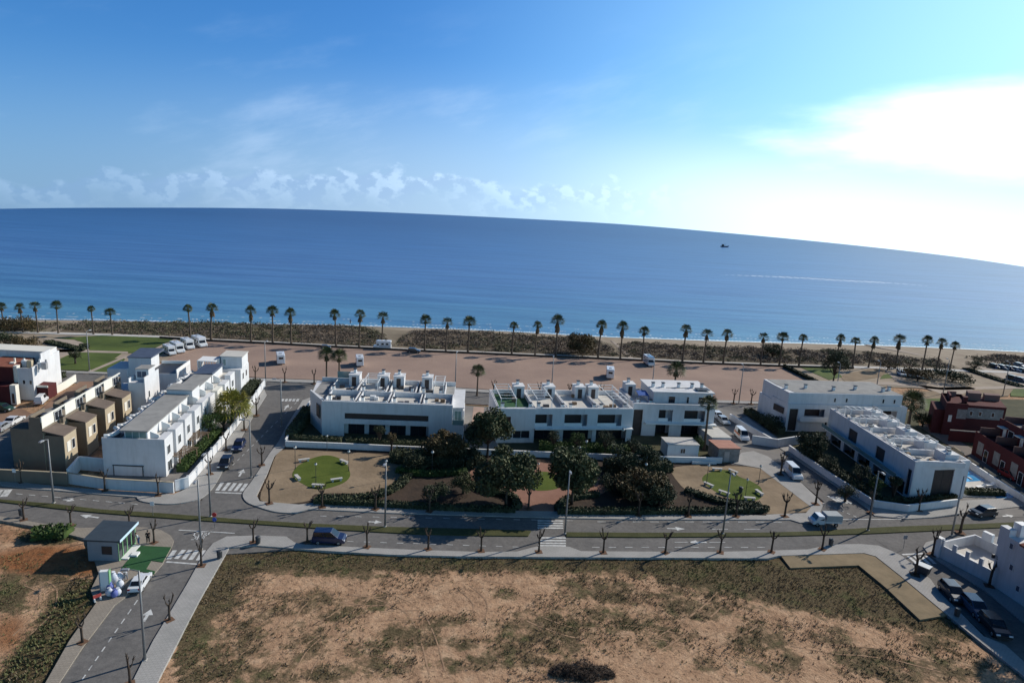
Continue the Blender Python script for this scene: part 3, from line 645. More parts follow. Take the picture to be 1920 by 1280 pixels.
# the word STOP across the lane
O = G(359, 1011, 0.035); U = (G(388, 1009.5, 0.035) - O); Lx = U.length / 4.0; U.normalize(); Vv = V((-U.y, U.x, 0))
GL = {'S': [(0, 0, .8, 0), (.8, 0, .8, .5), (.8, .5, 0, .5), (0, .5, 0, 1), (0, 1, .8, 1)], 'T': [(.4, 0, .4, 1), (0, 1, .8, 1)],
      'O': [(0, 0, .8, 0), (.8, 0, .8, 1), (.8, 1, 0, 1), (0, 1, 0, 0)], 'P': [(0, 0, 0, 1), (0, 1, .8, 1), (.8, 1, .8, .5), (.8, .5, 0, .5)]}
for k, ch in enumerate('STOP'):
    for (a, b, c, d) in GL[ch]:
        A = O + U * (k + a) * Lx + Vv * b * 1.9; B = O + U * (k + c) * Lx + Vv * d * 1.9
        dd_ = (B - A).normalized(); n = V((-dd_.y, dd_.x, 0)) * .085
        A = A - dd_ * .08; B = B + dd_ * .08
        mk.add([A - n, B - n, B + n, A + n], [(0, 1, 2, 3)])
tag(mk.build('road_marking', M_WHITE), kind='structure')
# ------------------------------------------------------------------ buildings
M_WALLW = mat('white render', (0.71, 0.71, 0.715), 0.8, c2=(0.61, 0.61, 0.62), scale=0.35, space='World', thr=(0.25, 0.65), detail=7)
def streaks(m, amt=.10):
    t = m.node_tree; b = t.nodes['Principled BSDF']; L = t.links.new
    src = b.inputs['Base Color'].links[0].from_socket
    mp = t.nodes.new('ShaderNodeMapping'); mp.inputs['Scale'].default_value = (0.8, 0.8, 0.09)
    L(t.nodes.new('ShaderNodeNewGeometry').outputs['Position'], mp.inputs[0])
    n = t.nodes.new('ShaderNodeTexNoise'); n.inputs['Scale'].default_value = 1.4; n.inputs['Detail'].default_value = 6; n.inputs['Roughness'].default_value = .7
    L(mp.outputs[0], n.inputs['Vector'])
    r = t.nodes.new('ShaderNodeValToRGB'); r.color_ramp.elements[0].position = .36; r.color_ramp.elements[0].color = (1 - amt, 1 - amt, 1 - amt * 1.1, 1); r.color_ramp.elements[1].position = .52
    L(n.outputs['Fac'], r.inputs[0])
    mx = t.nodes.new('ShaderNodeMix'); mx.data_type = 'RGBA'; mx.blend_type = 'MULTIPLY'; mx.inputs[0].default_value = 1
    L(src, mx.inputs[6]); L(r.outputs[0], mx.inputs[7]); L(mx.outputs[2], b.inputs['Base Color'])
streaks(M_WALLW)
M_WALLW2 = mat('white trim', (0.82, 0.82, 0.80), 0.7)
M_DECK = mat('roof deck', (0.38, 0.37, 0.35), 0.9, c2=(0.26, 0.255, 0.245), scale=0.5, space='World', detail=7)
M_DECKL = mat('light roof tiles', (0.60, 0.57, 0.52), 0.85, var=0.1, scale=0.8, space='World')
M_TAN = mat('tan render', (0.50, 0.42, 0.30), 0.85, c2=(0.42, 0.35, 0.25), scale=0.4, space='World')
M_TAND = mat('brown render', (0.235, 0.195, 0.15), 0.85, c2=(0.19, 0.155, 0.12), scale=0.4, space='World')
M_TANROOF = mat('brown roof', (0.165, 0.13, 0.11), 0.9, var=0.15, scale=0.7, space='World')
M_CREAM = mat('cream render', (0.78, 0.75, 0.66), 0.8, var=0.06, scale=0.5, space='World')
M_RED = mat('red render', (0.115, 0.033, 0.033), 0.85, c2=(0.08, 0.025, 0.027), scale=0.3, space='World')
M_ROOFTILE = mat('terracotta tiles', (0.33, 0.13, 0.085), 0.85, c2=(0.22, 0.085, 0.06), scale=1.5, space='World')
M_GLASS = mat('dark window glass', (0.022, 0.026, 0.034), 0.12, spec=0.6)
M_BROWNW = mat('brown shutters', (0.05, 0.034, 0.03), 0.6, var=0.2, scale=2)
M_GLASSG = mat('greenish glass', (0.20, 0.30, 0.29), 0.12, spec=0.6)
M_DARKM = mat('dark metal', (0.035, 0.036, 0.04), 0.5)
M_GREYM = mat('grey metal', (0.42, 0.43, 0.44), 0.45, metal=0.4)
M_STONE = mat('grey stone cladding', (0.28, 0.265, 0.25), 0.9, var=0.25, scale=1.6, space='World')
M_BLUEP = mat('blue panels', (0.075, 0.095, 0.14), 0.6, var=0.2, scale=1.0)
M_WOOD = mat('brown timber', (0.19, 0.125, 0.075), 0.8, var=0.3, scale=2.0)
M_BLUEW = mat('blue awning cloth', (0.03, 0.10, 0.36), 0.8, var=0.1, scale=1)
M_POOL = mat('pool water', (0.08, 0.36, 0.68), 0.08, spec=0.5, var=0.12, scale=0.5)

class Fr:
    "a facade's own axes: x along it to the right, y into the building, z up"
    def __init__(s, A, B, z=0.0, base=None):
        a = G(*A, z) if len(A) == 2 else V(A); b = G(*B, z) if len(B) == 2 else V(B)
        s.o = V((a.x, a.y, 0)); d = b - a; s.L = math.hypot(d.x, d.y)
        s.u = V((d.x / s.L, d.y / s.L, 0)); s.n = V((-s.u.y, s.u.x, 0))
        if s.n.y < 0 and abs(s.u.x) > 0.5: s.n = -s.n
    def flip(s): s.n = -s.n; return s
    def w(s, x, y, z=0.0): return s.o + s.u * x + s.n * y + V((0, 0, z))
    def loc(s, px, py, z): d = G(px, py, z) - s.o; return (d.dot(s.u), d.dot(s.n))
    def face(s, px, py, y=0.0):
        d = ray(px, py); t = (y - (CC - s.o).dot(s.n)) / d.dot(s.n); p = CC + d * t
        return ((p - s.o).dot(s.u), p.z)
def part(name, mb, fr, th, m, label=None, smooth=False):
    L = th.location
    b = MB(); b.f = mb.f
    flip = (fr.u.cross(fr.n)).z < 0
    b.v = [tuple(fr.w(*p) - L) for p in mb.v]
    if flip: b.f = [tuple(reversed(f)) for f in b.f]
    o = b.build(name, m, th, smooth)
    if label: o['label'] = label
    return o
def sub(name, mb, fr, th, par, m):
    o = part(name, mb, fr, th, m); o.parent = par
    return o
def window(th, fr, x0, x1, z0, z1, y=0.0, m=None, bars=1, frame=True, fm=None, name='window'):
    w = part(name, MB().box(x0, x1, y - 0.02, y + 0.03, z0, z1), fr, th, m or M_GLASS)
    if frame:
        b = MB(); t = 0.07
        b.box(x0 - t, x1 + t, y - 0.05, y + 0.02, z0 - t, z0).box(x0 - t, x1 + t, y - 0.05, y + 0.02, z1, z1 + t)
        b.box(x0 - t, x0, y - 0.05, y + 0.02, z0, z1).box(x1, x1 + t, y - 0.05, y + 0.02, z0, z1)
        for k in range(1, bars + 1):
            c = x0 + (x1 - x0) * k / (bars + 1); b.box(c - .03, c + .03, y - 0.045, y - 0.021, z0, z1)
        sub('frame', b, fr, th, w, fm or M_WALLW2)
    return w
def pwin(th, fr, px0, py0, px1, py1, y=0.0, **k):
    x0, z1 = fr.face(px0, py0, y); x1, z0 = fr.face(px1, py1, y)
    return window(th, fr, min(x0, x1), max(x0, x1), min(z0, z1), max(z0, z1), y, **k)
def chimney(th, fr, x, y, z, h=1.0, w=0.28, m=None):
    c = part('chimney', MB().box(x - w, x + w, y - w, y + w, z, z + h), fr, th, m or M_WALLW2)
    sub('chimney_cap', MB().box(x - w * 1.35, x + w * 1.35, y - w * 1.35, y + w * 1.35, z + h + .12, z + h + .22).box(x - w * .8, x + w * .8, y - w * .8, y + w * .8, z + h + .002, z + h + .12), fr, th, c, M_DARKM)
def parapet(b, x0, x1, y0, y1, z0, z1, t=0.18):
    b.box(x0, x1, y0, y0 + t, z0, z1).box(x0, x1, y1 - t, y1, z0, z1).box(x0, x0 + t, y0 + t, y1 - t, z0, z1).box(x1 - t, x1, y0 + t, y1 - t, z0, z1)
    return b
def terrace(th, fr, x0, x1, y0, y1, z, seed, stair=True, perg=True, deck=None):
    "one flat's roof terrace: low walls, stair tower with a door, chimneys, pergola, seats and boxes"
    rn = random.Random(seed)
    part('terrace_wall', parapet(MB(), x0, x1, y0, y1, z, z + 0.95, 0.16), fr, th, M_WALLW)
    part('terrace_floor', MB().box(x0 + .16, x1 - .16, y0 + .16, y1 - .16, z + .02, z + .06), fr, th, deck or M_DECKL)
    if stair:
        sx = x1 - 2.6 if rn.random() < .5 else x0 + .2
        t = part('stair_tower', MB().box(sx, sx + 2.2, y1 - 3.0, y1 - .17, z + .06, z + 2.45).box(sx - .1, sx + 2.3, y1 - 3.1, y1 - .07, z + 2.45, z + 2.58), fr, th, M_WALLW)
        sub('door', MB().box(sx + .6, sx + 1.5, y1 - 3.03, y1 - 3.0, z + .07, z + 2.1), fr, th, t, M_BROWNW)
        chimney(th, fr, sx + 1.0, y1 - 1.2, z + 2.59, .7)
    if perg:
        b = MB(); px = x0 + .6 if stair and sx > (x0 + x1) / 2 else x0 + 3.0
        ex = min(px + 3.0, x1 - .4)
        for xx in (px, ex):
            for yy in (y0 + 1.0, y1 - 1.2): b.box(xx - .06, xx + .06, yy - .06, yy + .06, z + .06, z + 2.35)
            b.box(xx - .06, xx + .06, y0 + .7, y1 - .9, z + 2.35, z + 2.47)
        for k in range(6): b.box(px - .2, ex + .2, y0 + .9 + k * (y1 - y0 - 2) / 5, y0 + 1.0 + k * (y1 - y0 - 2) / 5, z + 2.47, z + 2.55)
        part('pergola', b, fr, th, M_WALLW2)
    chimney(th, fr, x0 + rn.uniform(.6, 1.2), y0 + rn.uniform(.8, 1.6), z + .06, rn.uniform(.9, 1.5))
    chimney(th, fr, x1 - rn.uniform(.5, 1.0), y0 + rn.uniform(.6, 2.0), z + .06, rn.uniform(.8, 1.3))
    b = MB()
    for _ in range(2):
        ax, ay = rn.uniform(x0 + .8, x1 - 1.6), rn.uniform(y0 + .6, y1 - 1.6); b.box(ax, ax + rn.uniform(.7, 1.3), ay, ay + .7, z + .07, z + rn.uniform(.5, .85))
    part('terrace_seat', b, fr, th, rn.choice([M_WALLW2, M_WOOD, M_DARKM]))
    ax, ay = rn.uniform(x0 + 1, x1 - 1.5), y0 + .4
    part('air_conditioner', MB().box(ax, ax + .85, ay, ay + .35, z + .07, z + .75), fr, th, M_WALLW2)

# --- west villa block, long dark strip window
fr = Fr((603, 751), (849, 760), 7.0)
th = thing('villa_block', fr.o, 'long white two storey villa block with one dark strip window across its shaded front', 'villa block', 'white flat roofed villa blocks')
L, D, H = fr.L, 17.0, 6.1
xl, yl = fr.loc(584, 730, 7.0)
ax0, az1 = fr.face(646, 774); ax1, az0 = fr.face(803, 792)
az0 = az0 + .1
b = MB()
lz = 2.55
b.wall(0, L, 0, H + .9, 0, .3, [(ax0, ax1, az0 + .1, az1), (ax0 - .1, ax1 + .1, 0.0, lz)])
b.box(.0, L, .3, 1.6, 2.75, 3.05).box(0, L, .3, 1.6, H - .2, H).box(0, .3, .3, 1.6, 0, H - .2).box(L - .3, L, .3, 1.6, 0, H - .2)
b.prism([(0, 1.6), (L, 1.6), (L, D), (xl - 1.2, D), (xl, yl), ], 0, H)
b.prism([(0, 0.3), (0, 1.6), (xl, yl), (xl - .2, yl - .3)], 0, H + .9)
b.box(xl - .1, L, D - .2, D, H, H + .9)
part('wall', b, fr, th, M_WALLW)
part('roof', MB().prism([(.3, .3), (L - .1, .3), (L - .1, D - .3), (xl, D - .3), (xl + .3, yl)], H + .004, H + .03), fr, th, M_DECK)
w = window(th, fr, ax0, ax1, az0 + .1, az1, .22, M_BROWNW, bars=5, fm=M_DARKM)
for k in range(4):
    q = ax0 + .5 + k * (ax1 - ax0) / 4; window(th, fr, q, q + 3.0, .05, 2.3, 1.58, bars=1, fm=M_DARKM, name='patio_door')
s2 = Fr(tuple(fr.w(0, 0)), tuple(fr.w(xl, yl)))
s2.n = V((-s2.u.y, s2.u.x, 0));  s2.n = s2.n if s2.n.x > 0 else -s2.n
window(th, s2, 1.0, 3.2, 3.2, 5.6, -.18, M_BROWNW, bars=1, fm=M_DARKM, name='side_window')
# the stepped right end with a glazed balcony
x1_, _z = fr.face(869, 800)
part('end_wing', MB().box(L + .005, x1_, 0.0, D - 2, 0, 3.0), fr, th, M_WALLW)
part('balcony', MB().box(L + .01, x1_, .05, .12, 3.01, 4.0).box(x1_ - .08, x1_, .12, 4, 3.01, 4.0), fr, th, M_GLASSG)
part('end_room', MB().box(L + .005, x1_ - .25, 2.2, D - 3, 3.02, 5.9).box(L + .005, x1_, 1.6, D - 2.5, 5.9, 6.1), fr, th, M_WALLW)
window(th, fr, L + .4, x1_ - .6, 3.3, 5.2, 2.19, M_GLASSG)
for k in range(4): terrace(th, fr, .35 + k * L / 4, (k + 1) * L / 4 - .1, .5, 7.4, H, 11 + k, stair=False, perg=False)
for k in range(4): terrace(th, fr, .6 + k * (L - 1) / 4 - .9, (k + 1) * (L - 1) / 4 - .9, 7.6, D - .3, H, 31 + k, perg=(k in (1, 3)))
part('glass_balustrade', MB().box(-.5, 4.5, D - .35, D - .3, H + 1.0, H + 2.4), fr, th, M_GLASSG)

# --- middle villa block with loggias
fr = Fr((933, 765), (1002, 766), 7.0)
f0 = Fr((933, 765), (1188, 766), 7.0)
fr = f0
th = thing('villa_block', fr.o, 'white villa block with three dark loggias and green turf on its roof terrace', 'villa block', 'white flat roofed villa blocks')
L, D, H = fr.L, 13.0, 6.1
xs_ = fr.face(1002, 790)[0]
def rect(f, a, b_, c, d, y=0): 
    x0, z1 = f.face(a, b_, y); x1, z0 = f.face(c, d, y); return [x0, x1, z0, z1]
ho = [rect(fr, 1004, 777, 1035, 797), rect(fr, 1059, 778.5, 1100, 799), rect(fr, 1121, 780, 1164, 801)]
ho = [[a, b_, 3.35, 5.75] for a, b_, c, d in ho]
lo = [[h[0] - .1, h[1] + 1.2, 0.0, 2.6] for h in ho]
b = MB(); b.wall(0, L, 0, H + .9, 0, .3, ho + lo + [[1.5, 2.7, 3.6, 5.4], [xs_ - 4.2, xs_ - .9, .9, 2.5]])
b.box(0, L, .3, 2.0, 2.7, 3.1).box(0, L, .3, 2.0, H - .25, H).box(0, .3, .3, 2, 0, H - .25).box(L - .3, L, .3, 2, 0, H - .25)
for h in ho: b.box(h[1] + .0, h[1] + .3, .3, 2.0, 3.1, H - .25)
b.box(0, L, 2.0, D, 0, H)
b.box(0, .2, .3, D, H, H + .9).box(L - .2, L, .3, D, H, H + .9).box(.2, L - .2, D - .2, D, H, H + .9)
part('wall', b, fr, th, M_WALLW)
part('roof', MB().box(.2, L - .2, .3, D - .2, H + .004, H + .03), fr, th, M_DECK)
part('end_bay', MB().wall(-.05, xs_, 0, H + .95, -.35, -.002, [[1.5, 2.7, 3.6, 5.4], [xs_ - 4.2, xs_ - .9, .9, 2.5]]), fr, th, M_WALLW)
window(th, fr, 1.5, 2.7, 3.6, 5.4, .1, bars=0); window(th, fr, xs_ - 4.2, xs_ - .9, .9, 2.5, .1, bars=1)
for h in ho:
    window(th, fr, h[0] + .1, h[1] - .8, 3.15, 5.6, 1.97, M_BROWNW, bars=2, fm=M_DARKM, name='balcony_door')
    part('balcony_front', MB().box(h[0] + .02, h[1] - 1.0, .05, .14, 3.35, 3.95), fr, th, M_WALLW2)
    window(th, fr, h[0] + .3, h[1] + .9, .1, 2.4, 1.97, bars=1, fm=M_DARKM, name='patio_door')
part('balcony_slab', MB().box(xs_ + .1, L, -.9, -.003, 2.85, 3.05), fr, th, M_WALLW2)
terrace(th, fr, .25, xs_ - .1, .35, D - .4, H, 51, deck=M_ART)
for k in range(3):
    w_ = (L - xs_ - .3) / 3; terrace(th, fr, xs_ + k * w_, xs_ + (k + 1) * w_ - .12, .35, D - .4, H, 60 + k, perg=(k != 1))

# --- the same row's east wing, set back, with a penthouse
fr = Fr((1189, 756), (1342, 760), 7.0)
th = thing('villa_block', fr.o, 'white villa block with a penthouse storey and tall brown entrance strip, beside the tall palm', 'villa block', 'white flat roofed villa blocks')
L, D, H = fr.L, 12.0, 6.1
ho = [[.1, 2.1, 0.0, 5.7], [fr.face(1236, 770)[0], fr.face(1262, 770)[0], 3.3, 5.75], [fr.face(1284, 770)[0], fr.face(1323, 770)[0], 3.3, 5.75], [fr.face(1232, 770)[0], fr.face(1258, 770)[0], 0, 2.5], [fr.face(1281, 770)[0], fr.face(1320, 770)[0], 0, 2.5]]
b = MB(); b.wall(0, L, 0, H + .9, 0, .3, ho)
b.box(2.4, L, .3, 2.0, 2.7, 3.1).box(0, L, .3, 2.0, H - .25, H).box(0, .08, .3, 2, 0, H - .25).box(2.2, 2.4, .3, 2, 0, H - .25).box(L - .3, L, .3, 2, 0, H - .25)
b.box(0, L, 2.0, D, 0, H).box(0, .2, .3, D, H, H + .9).box(L - .2, L, .3, D, H, H + .9)
part('wall', b, fr, th, M_WALLW)
part('roof', MB().box(.2, L - .2, .3, D, H + .004, H + .03), fr, th, M_DECK)
window(th, fr, .15, 2.1, .1, 5.6, .5, M_BROWNW, bars=0, fm=M_DARKM, name='entrance_panel')
for h in ho[1:3]:
    window(th, fr, h[0] + .1, h[1] - .9, 3.15, 5.6, 1.97, M_BROWNW, bars=2, fm=M_DARKM, name='balcony_door')
    part('balcony_front', MB().box(h[0] + .02, h[1] - .9, .05, .14, 3.3, 3.95), fr, th, M_WALLW2)
for h in ho[3:]: window(th, fr, h[0] + .1, h[1] - .2, .1, 2.4, 1.97, bars=2, fm=M_DARKM, name='patio_door')
part('balcony_slab', MB().box(2.6, L + .3, -1.0, -.003, 2.85, 3.05), fr, th, M_WALLW2)
P0 = fr.face(1226, 742, 2.4)[0]
ph = part('penthouse', MB().box(P0, L + .2, 2.4, D - .2, H + .03, H + 2.7).box(P0 - .3, L + .5, 2.1, D, H + 2.7, H + 2.95), fr, th, M_WALLW)
for a, c in ((1254, 1266), (1288, 1292), (1310, 1322)):
    window(th, fr, fr.face(a, 745, 2.4)[0], fr.face(c, 745, 2.4)[0], H + .5, H + 1.9, 2.38, bars=0)
for xx in (P0 + .8, P0 + 3.0, P0 + 6.5, P0 + 9.5, L - 1): chimney(th, fr, xx, 6.0, H + 2.96, .8)
part('roof_railing', MB().box(P0 + 3, P0 + 8, 4.0, 4.05, H + 3.3, H + 3.42), fr, th, M_DARKM)
part('solar_panel', MB().box(L - 3, L - .2, 3, 5, H + 3.2, H + 3.3), fr, th, M_DARKM)
terrace(th, fr, .3, P0 - .3, .35, D - .3, H, 77, perg=False)
aw = MB(); x0 = fr.face(1196, 745, 3)[0]; x1 = fr.face(1215, 745, 3)[0]
aw.prism([(x0, 2.5), (x1, 2.5), (x1, 5), (x0, 5)], lambda p: H + 1.9 + (p[1] - 2.5) * .15, lambda p: H + 1.95 + (p[1] - 2.5) * .15)
aw.box(x0, x0 + .08, 2.5, 2.58, H + .1, H + 1.9).box(x1 - .08, x1, 2.5, 2.58, H + .1, H + 1.9)
part('awning', aw, fr, th, M_BLUEW)

# --- east villa block behind (its narrow end to the street)
fr = Fr((1478, 757), (1690, 762), 6.3)
th = thing('villa_block', fr.o, 'white villa block at the back right with a blank upper storey and four tiny windows', 'villa block', 'white flat roofed villa blocks')
L, D, H = fr.L, 12.0, 5.5
sl = Fr((1445, 742), (1478, 757), 6.3); sl.n = V((-sl.u.y, sl.u.x, 0)); sl.n = sl.n if sl.n.dot(V((1, .3, 0))) > 0 else -sl.n
lx, ly = fr.loc(1447, 741, 6.3)
op = [[.6, 2.6, 0.1, 5.2], [fr.face(1500, 775)[0] + 1, fr.face(1546, 775)[0], 3.2, 5.2], [fr.face(1655, 775)[0], fr.face(1682, 775)[0], 2.9, 5.2]]
b = MB(); b.wall(0, L, 0, H + .8, 0, .3, op)
b.box(0, L, .3, 1.8, 2.7, 3.0).box(0, L, .3, 1.8, H - .25, H).box(2.7, 2.9, .3, 1.8, 0, H - .25).box(L - .3, L, .3, 1.8, 0, H - .25)
b.prism([(0, .3), (0, 1.8), (L, 1.8), (L, D), (lx, D), (lx, ly)], 0, H).prism([(0, .3), (.25, .3), (lx + .25, ly), (lx, ly)], H, H + .8)
part('wall', b, fr, th, M_WALLW)
part('penthouse', MB().prism([(.05, .32), (L + .2, .32), (L + .2, D - .5), (lx + .28, D - .5), (lx + .28, ly)], H + .002, H + 3.3), fr, th, M_WALLW)
part('roof_edge', MB().prism([(1.5, .6), (L + .1, .6), (L + .1, D - .8), (lx + 1, D - .8), (lx + .9, ly + .5)], H + 3.3, H + 3.36), fr, th, M_DECK)
for a in (1565, 1587, 1656, 1677):
    xx = fr.face(a, 752, .32)[0]; window(th, fr, xx - .22, xx + .22, H + 1.4, H + 2.3, .30, bars=0)
window(th, fr, .7, 2.5, .1, 5.2, .25, M_BROWNW, bars=0, fm=M_DARKM, name='entrance_panel')
for h in op[1:]: window(th, fr, h[0] + .2, h[1] - .2, h[2] + .05, 5.0, 1.77, M_BROWNW, bars=2, fm=M_DARKM, name='balcony_door')
part('balcony_front', MB().box(op[1][0] - 1.4, op[1][1] + .2, -1.2, -1.1, 2.7, 3.8).box(op[1][0] - 1.4, op[1][1] + .2, -1.1, -.003, 2.6, 2.8), fr, th, M_WALLW2)
window(th, fr, op[1][1] + .4, op[1][1] + .9, .5, 2.3, 0.0, bars=0)
sw, _ = sl.face(1452, 765); se, _ = sl.face(1470, 775)
window(th, sl, sl.L * .25, sl.L * .8, 3.7, 5.0, .0, M_BROWNW, bars=2, fm=M_DARKM, name='side_window')
for xx in (1, 6, 12, 18, 24, 30): chimney(th, fr, min(xx, L - .5), 3.0 + (xx % 4) * .6, H + 3.361, .75)
part('end_wing', MB().box(L + .01, L + 3.2, 2.0, D - 2, 0, H), fr, th, M_WALLW)

# --- east villa block in front (long balcony side, tall brown end window)
fl = Fr((1557, 765), (1717, 865), 7.0); fl.n = V((-fl.u.y, fl.u.x, 0)); fl.n = fl.n if fl.n.x > 0 else -fl.n
ff = Fr((1717, 865), (1820, 863), 7.0)
th = thing('villa_block', ff.o, 'white villa block with stepped roof terraces and one tall brown window in its end wall', 'villa block', 'white flat roofed villa blocks')
H = 6.1; L = fl.L; Lf = ff.L
dW = 9.6
lops = [[fl.face(1588, 830)[0], fl.face(1605, 830)[0], 3.2, 5.6], [fl.face(1641, 850)[0], fl.face(1659, 850)[0], 3.2, 5.6]]
los = [[2 + k * 5.4, 6.2 + k * 5.4, 0.05, 2.5] for k in range(5)]
b = MB(); b.wall(0, L, 0, H + .9, 0, .3, lops + los + [[L - 1.5, L - .5, .6, 5.2]])
part('side_wall', b, fl, th, M_WALLW)
b = MB(); b.box(0, L - .31, .31, 1.7, 2.7, 3.1).box(0, L - .31, .31, 1.7, H - .3, H)
for k in range(6): b.box(max(.35, .6 + k * 5.4), max(.6, .85 + k * 5.4), .31, 1.7, 0, 2.7)
b.box(0, .3, .31, 1.7, 3.1, H - .3)
part('balcony_slab', b, fl, th, M_WALLW)
fwx0, fwz1 = ff.face(1752, 885); fwx1, fwz0 = ff.face(1780, 930)
b = MB(); b.wall(0.31, Lf, 0, H + .9, 0, .3, [[fwx0, fwx1, .35, 5.4]])
part('wall', b, ff, th, M_WALLW)
c0, c1 = fl.w(0, 1.7), fl.w(L, 1.7)
body = MB(); q = [fl.w(0, 1.7), ff.w(1.75, .3), ff.w(Lf, .3), ff.w(Lf, .3) + fl.u * -(L - .5), fl.w(0, 1.7)][:4]
bb_ = MB(); bb_.prism([(p.x - ff.o.x, p.y - ff.o.y) for p in q], 0, H); bb_.build('body', M_WALLW, th)
e = ff.w(Lf, .3); ee = e - fl.u * (L - .5)
fe = Fr(tuple(e), tuple(ee)); fe.n = V((-fe.u.y, fe.u.x, 0)); fe.n = fe.n if fe.n.x < 0 else -fe.n
part('far_parapet', MB().box(0, fe.L, 0, .2, H, H + .9), fe, th, M_WALLW)
bq = MB(); bq.prism([(p.x - ff.o.x, p.y - ff.o.y) for p in [fl.w(.2, .31), fl.w(L - .3, .31), ff.w(Lf - .3, .31), ee + V((-.3, 0, 0))]], H + .004, H + .02); bq.build('roof', M_DECK, th)
window(th, ff, fwx0, fwx1, .35, 5.4, .2, M_BROWNW, bars=1, fm=M_DARKM, name='end_window')
for h in lops: window(th, fl, h[0], h[1], h[2], h[3], .2, M_BROWNW, bars=2, fm=M_DARKM)
for h in los: window(th, fl, h[0] + .3, h[1] - .3, .1, 2.3, 1.68, bars=2, fm=M_DARKM, name='patio_door')
window(th, fl, L - 1.5, L - .5, .6, 5.2, .2, bars=0, fm=M_DARKM, name='stair_window')
part('balcony', MB().box(.3, L - 2.2, -1.4, -.003, 2.8, 3.0), fl, th, M_WALLW2)
part('balcony_front', MB().box(.3, L - 2.2, -1.45, -1.38, 3.0, 3.75), fl, th, M_GLASSG)
for k in range(5):
    x0 = .3 + k * (L - .5) / 5; x1 = x0 + (L - .5) / 5 - .15
    terrace(th, fl, x0, x1, .4, dW - .8, H, 90 + k, stair=False, perg=k in (0, 1, 3))
    part('roof_box', MB().box(x0 + 1, x0 + 4, dW - 3.2, dW - .9, H + .08, H + 1.7 ), fl, th, M_WALLW)
    chimney(th, fl, x0 + 2.0, dW - 1.6, H + 1.71, .5); chimney(th, fl, x0 + 3.4, dW - 2.4, H + 1.71, .5)

# --- white terraced row on the left street
fr = Fr((190, 820), (308, 824), 6.3)
ve = Fr((308, 824), (452, 684), 6.3)
th = thing('terraced_row', fr.o, 'white terraced row with grey flat roof, big blank shaded end wall and sunlit bays', 'terraced houses')
L, H = fr.L, 5.5
fr.n = ve.u.copy(); LEN = 50.0
b = MB(); b.box(0, L - 1.2, 0, 44, 0, H)
b.box(L - 1.2, L, 0, 3.6, 0, H + .8).box(0, L - 1.21, 0, .2, H, H + .8).box(0, .2, .2, 44, H, H + .35)
part('wall', b, fr, th, M_WALLW)
part('roof', MB().box(.25, L - 1.3, .25, 44, H + .004, H + .03), fr, th, M_DECKL)
for k in range(1, 9):
    if k == 5: continue
    y0 = k * 4.9 - .2; d = 3.6
    part('bay', MB().box(L - 1.195, L + .0 + .12 * (k % 2), y0, y0 + d, 0, H + (.8 if k not in (6, 7) else .2)), fr, th, M_WALLW if k not in (6,) else M_CREAM)
    fs = Fr(tuple(fr.w(L + .12 * (k % 2), y0)), tuple(fr.w(L + .12 * (k % 2), y0 + d))); fs.n = V((-1, .17, 0)).normalized()
    window(th, fs, 1.0, 2.2, 3.4, 4.8, -.01, bars=1); window(th, fs, .9, 2.5, .6, 2.2, -.01, bars=1)
part('high_bay', MB().box(L - 1.19, L - .02, 24.3, 27.4, 0, H + .4), fr, th, M_WALLW)
fs = Fr(tuple(fr.w(L, 0)), tuple(fr.w(L, 3.6))); fs.n = V((-1, .17, 0)).normalized()
window(th, fs, 1.0, 2.2, 3.4, 4.8, -.01, bars=1); window(th, fs, .9, 2.5, .6, 2.2, -.01, bars=1)
# roof rooms under the long grey roof
x0, x1 = 3.0, 6.6
b = MB()
b.box(x0, x1, 1.2, 20.4, H + .03, H + 1.7)
part('roof_room', b, fr, th, M_WALLW)
part('flat_roof', MB().box(x0 - .5, x1 + .3, .6, 20.6, H + 1.7, H + 1.9), fr, th, M_DECK)
window(th, fr, x0 + .2, x1 - .2, H + .25, H + 1.5, 1.18, M_GLASSG, bars=2)
part('roof_room', MB().box(x0 - .3, x1 + .8, 20.8, 25.0, H + .03, H + 2.6), fr, th, M_WALLW)
part('flat_roof', MB().box(x0 - .4, x1 + .9, 20.7, 25.1, H + 2.6, H + 2.75), fr, th, M_DECK)
part('roof_room', MB().box(x0 + .6, x1 + .3, 25.2, 34.5, H + .03, H + 1.8), fr, th, M_WALLW)
part('flat_roof', MB().box(x0 + .3, x1 + .5, 25.15, 34.8, H + 1.8, H + 1.95), fr, th, M_DECK)
part('blue_panel_roof', MB().prism([(x0, 35), (x1 + .4, 35), (x1 + .4, 43.5), (x0, 43.5)], H + 1.8, lambda p: H + 1.95 + .3 * (p[0] > x0 + 1)), fr, th, M_BLUEP)
part('roof_room', MB().box(x0 + .5, x1 + .2, 35.4, 43.2, H + .03, H + 1.78), fr, th, M_WALLW)
for k in range(8):
    y0 = 1.2 + k * 4.9
    part('partition', MB().prism([(x1 + .4, y0), (L - 1.25, y0), (L - 1.25, y0 + .16), (x1 + .4, y0 + .16)], H + .03, lambda p: H + (1.65 if p[0] < x1 + 1 else 1.1)), fr, th, M_WALLW2)
    part('curved_parapet', MB().tube([fr.o * 0 + V((.0 + 1.3 * math.sin(a), y0 + 1.6 + 1.9 * math.cos(a), H + .75)) for a in [PI * i / 8 for i in range(9)]], .34, 6), fr, th, M_WALLW2)
    part('skylight', MB().box(-.4 + 1.2, 2.0, y0 + .6, y0 + 2.6, H + .04, H + .25), fr, th, M_DARKM)
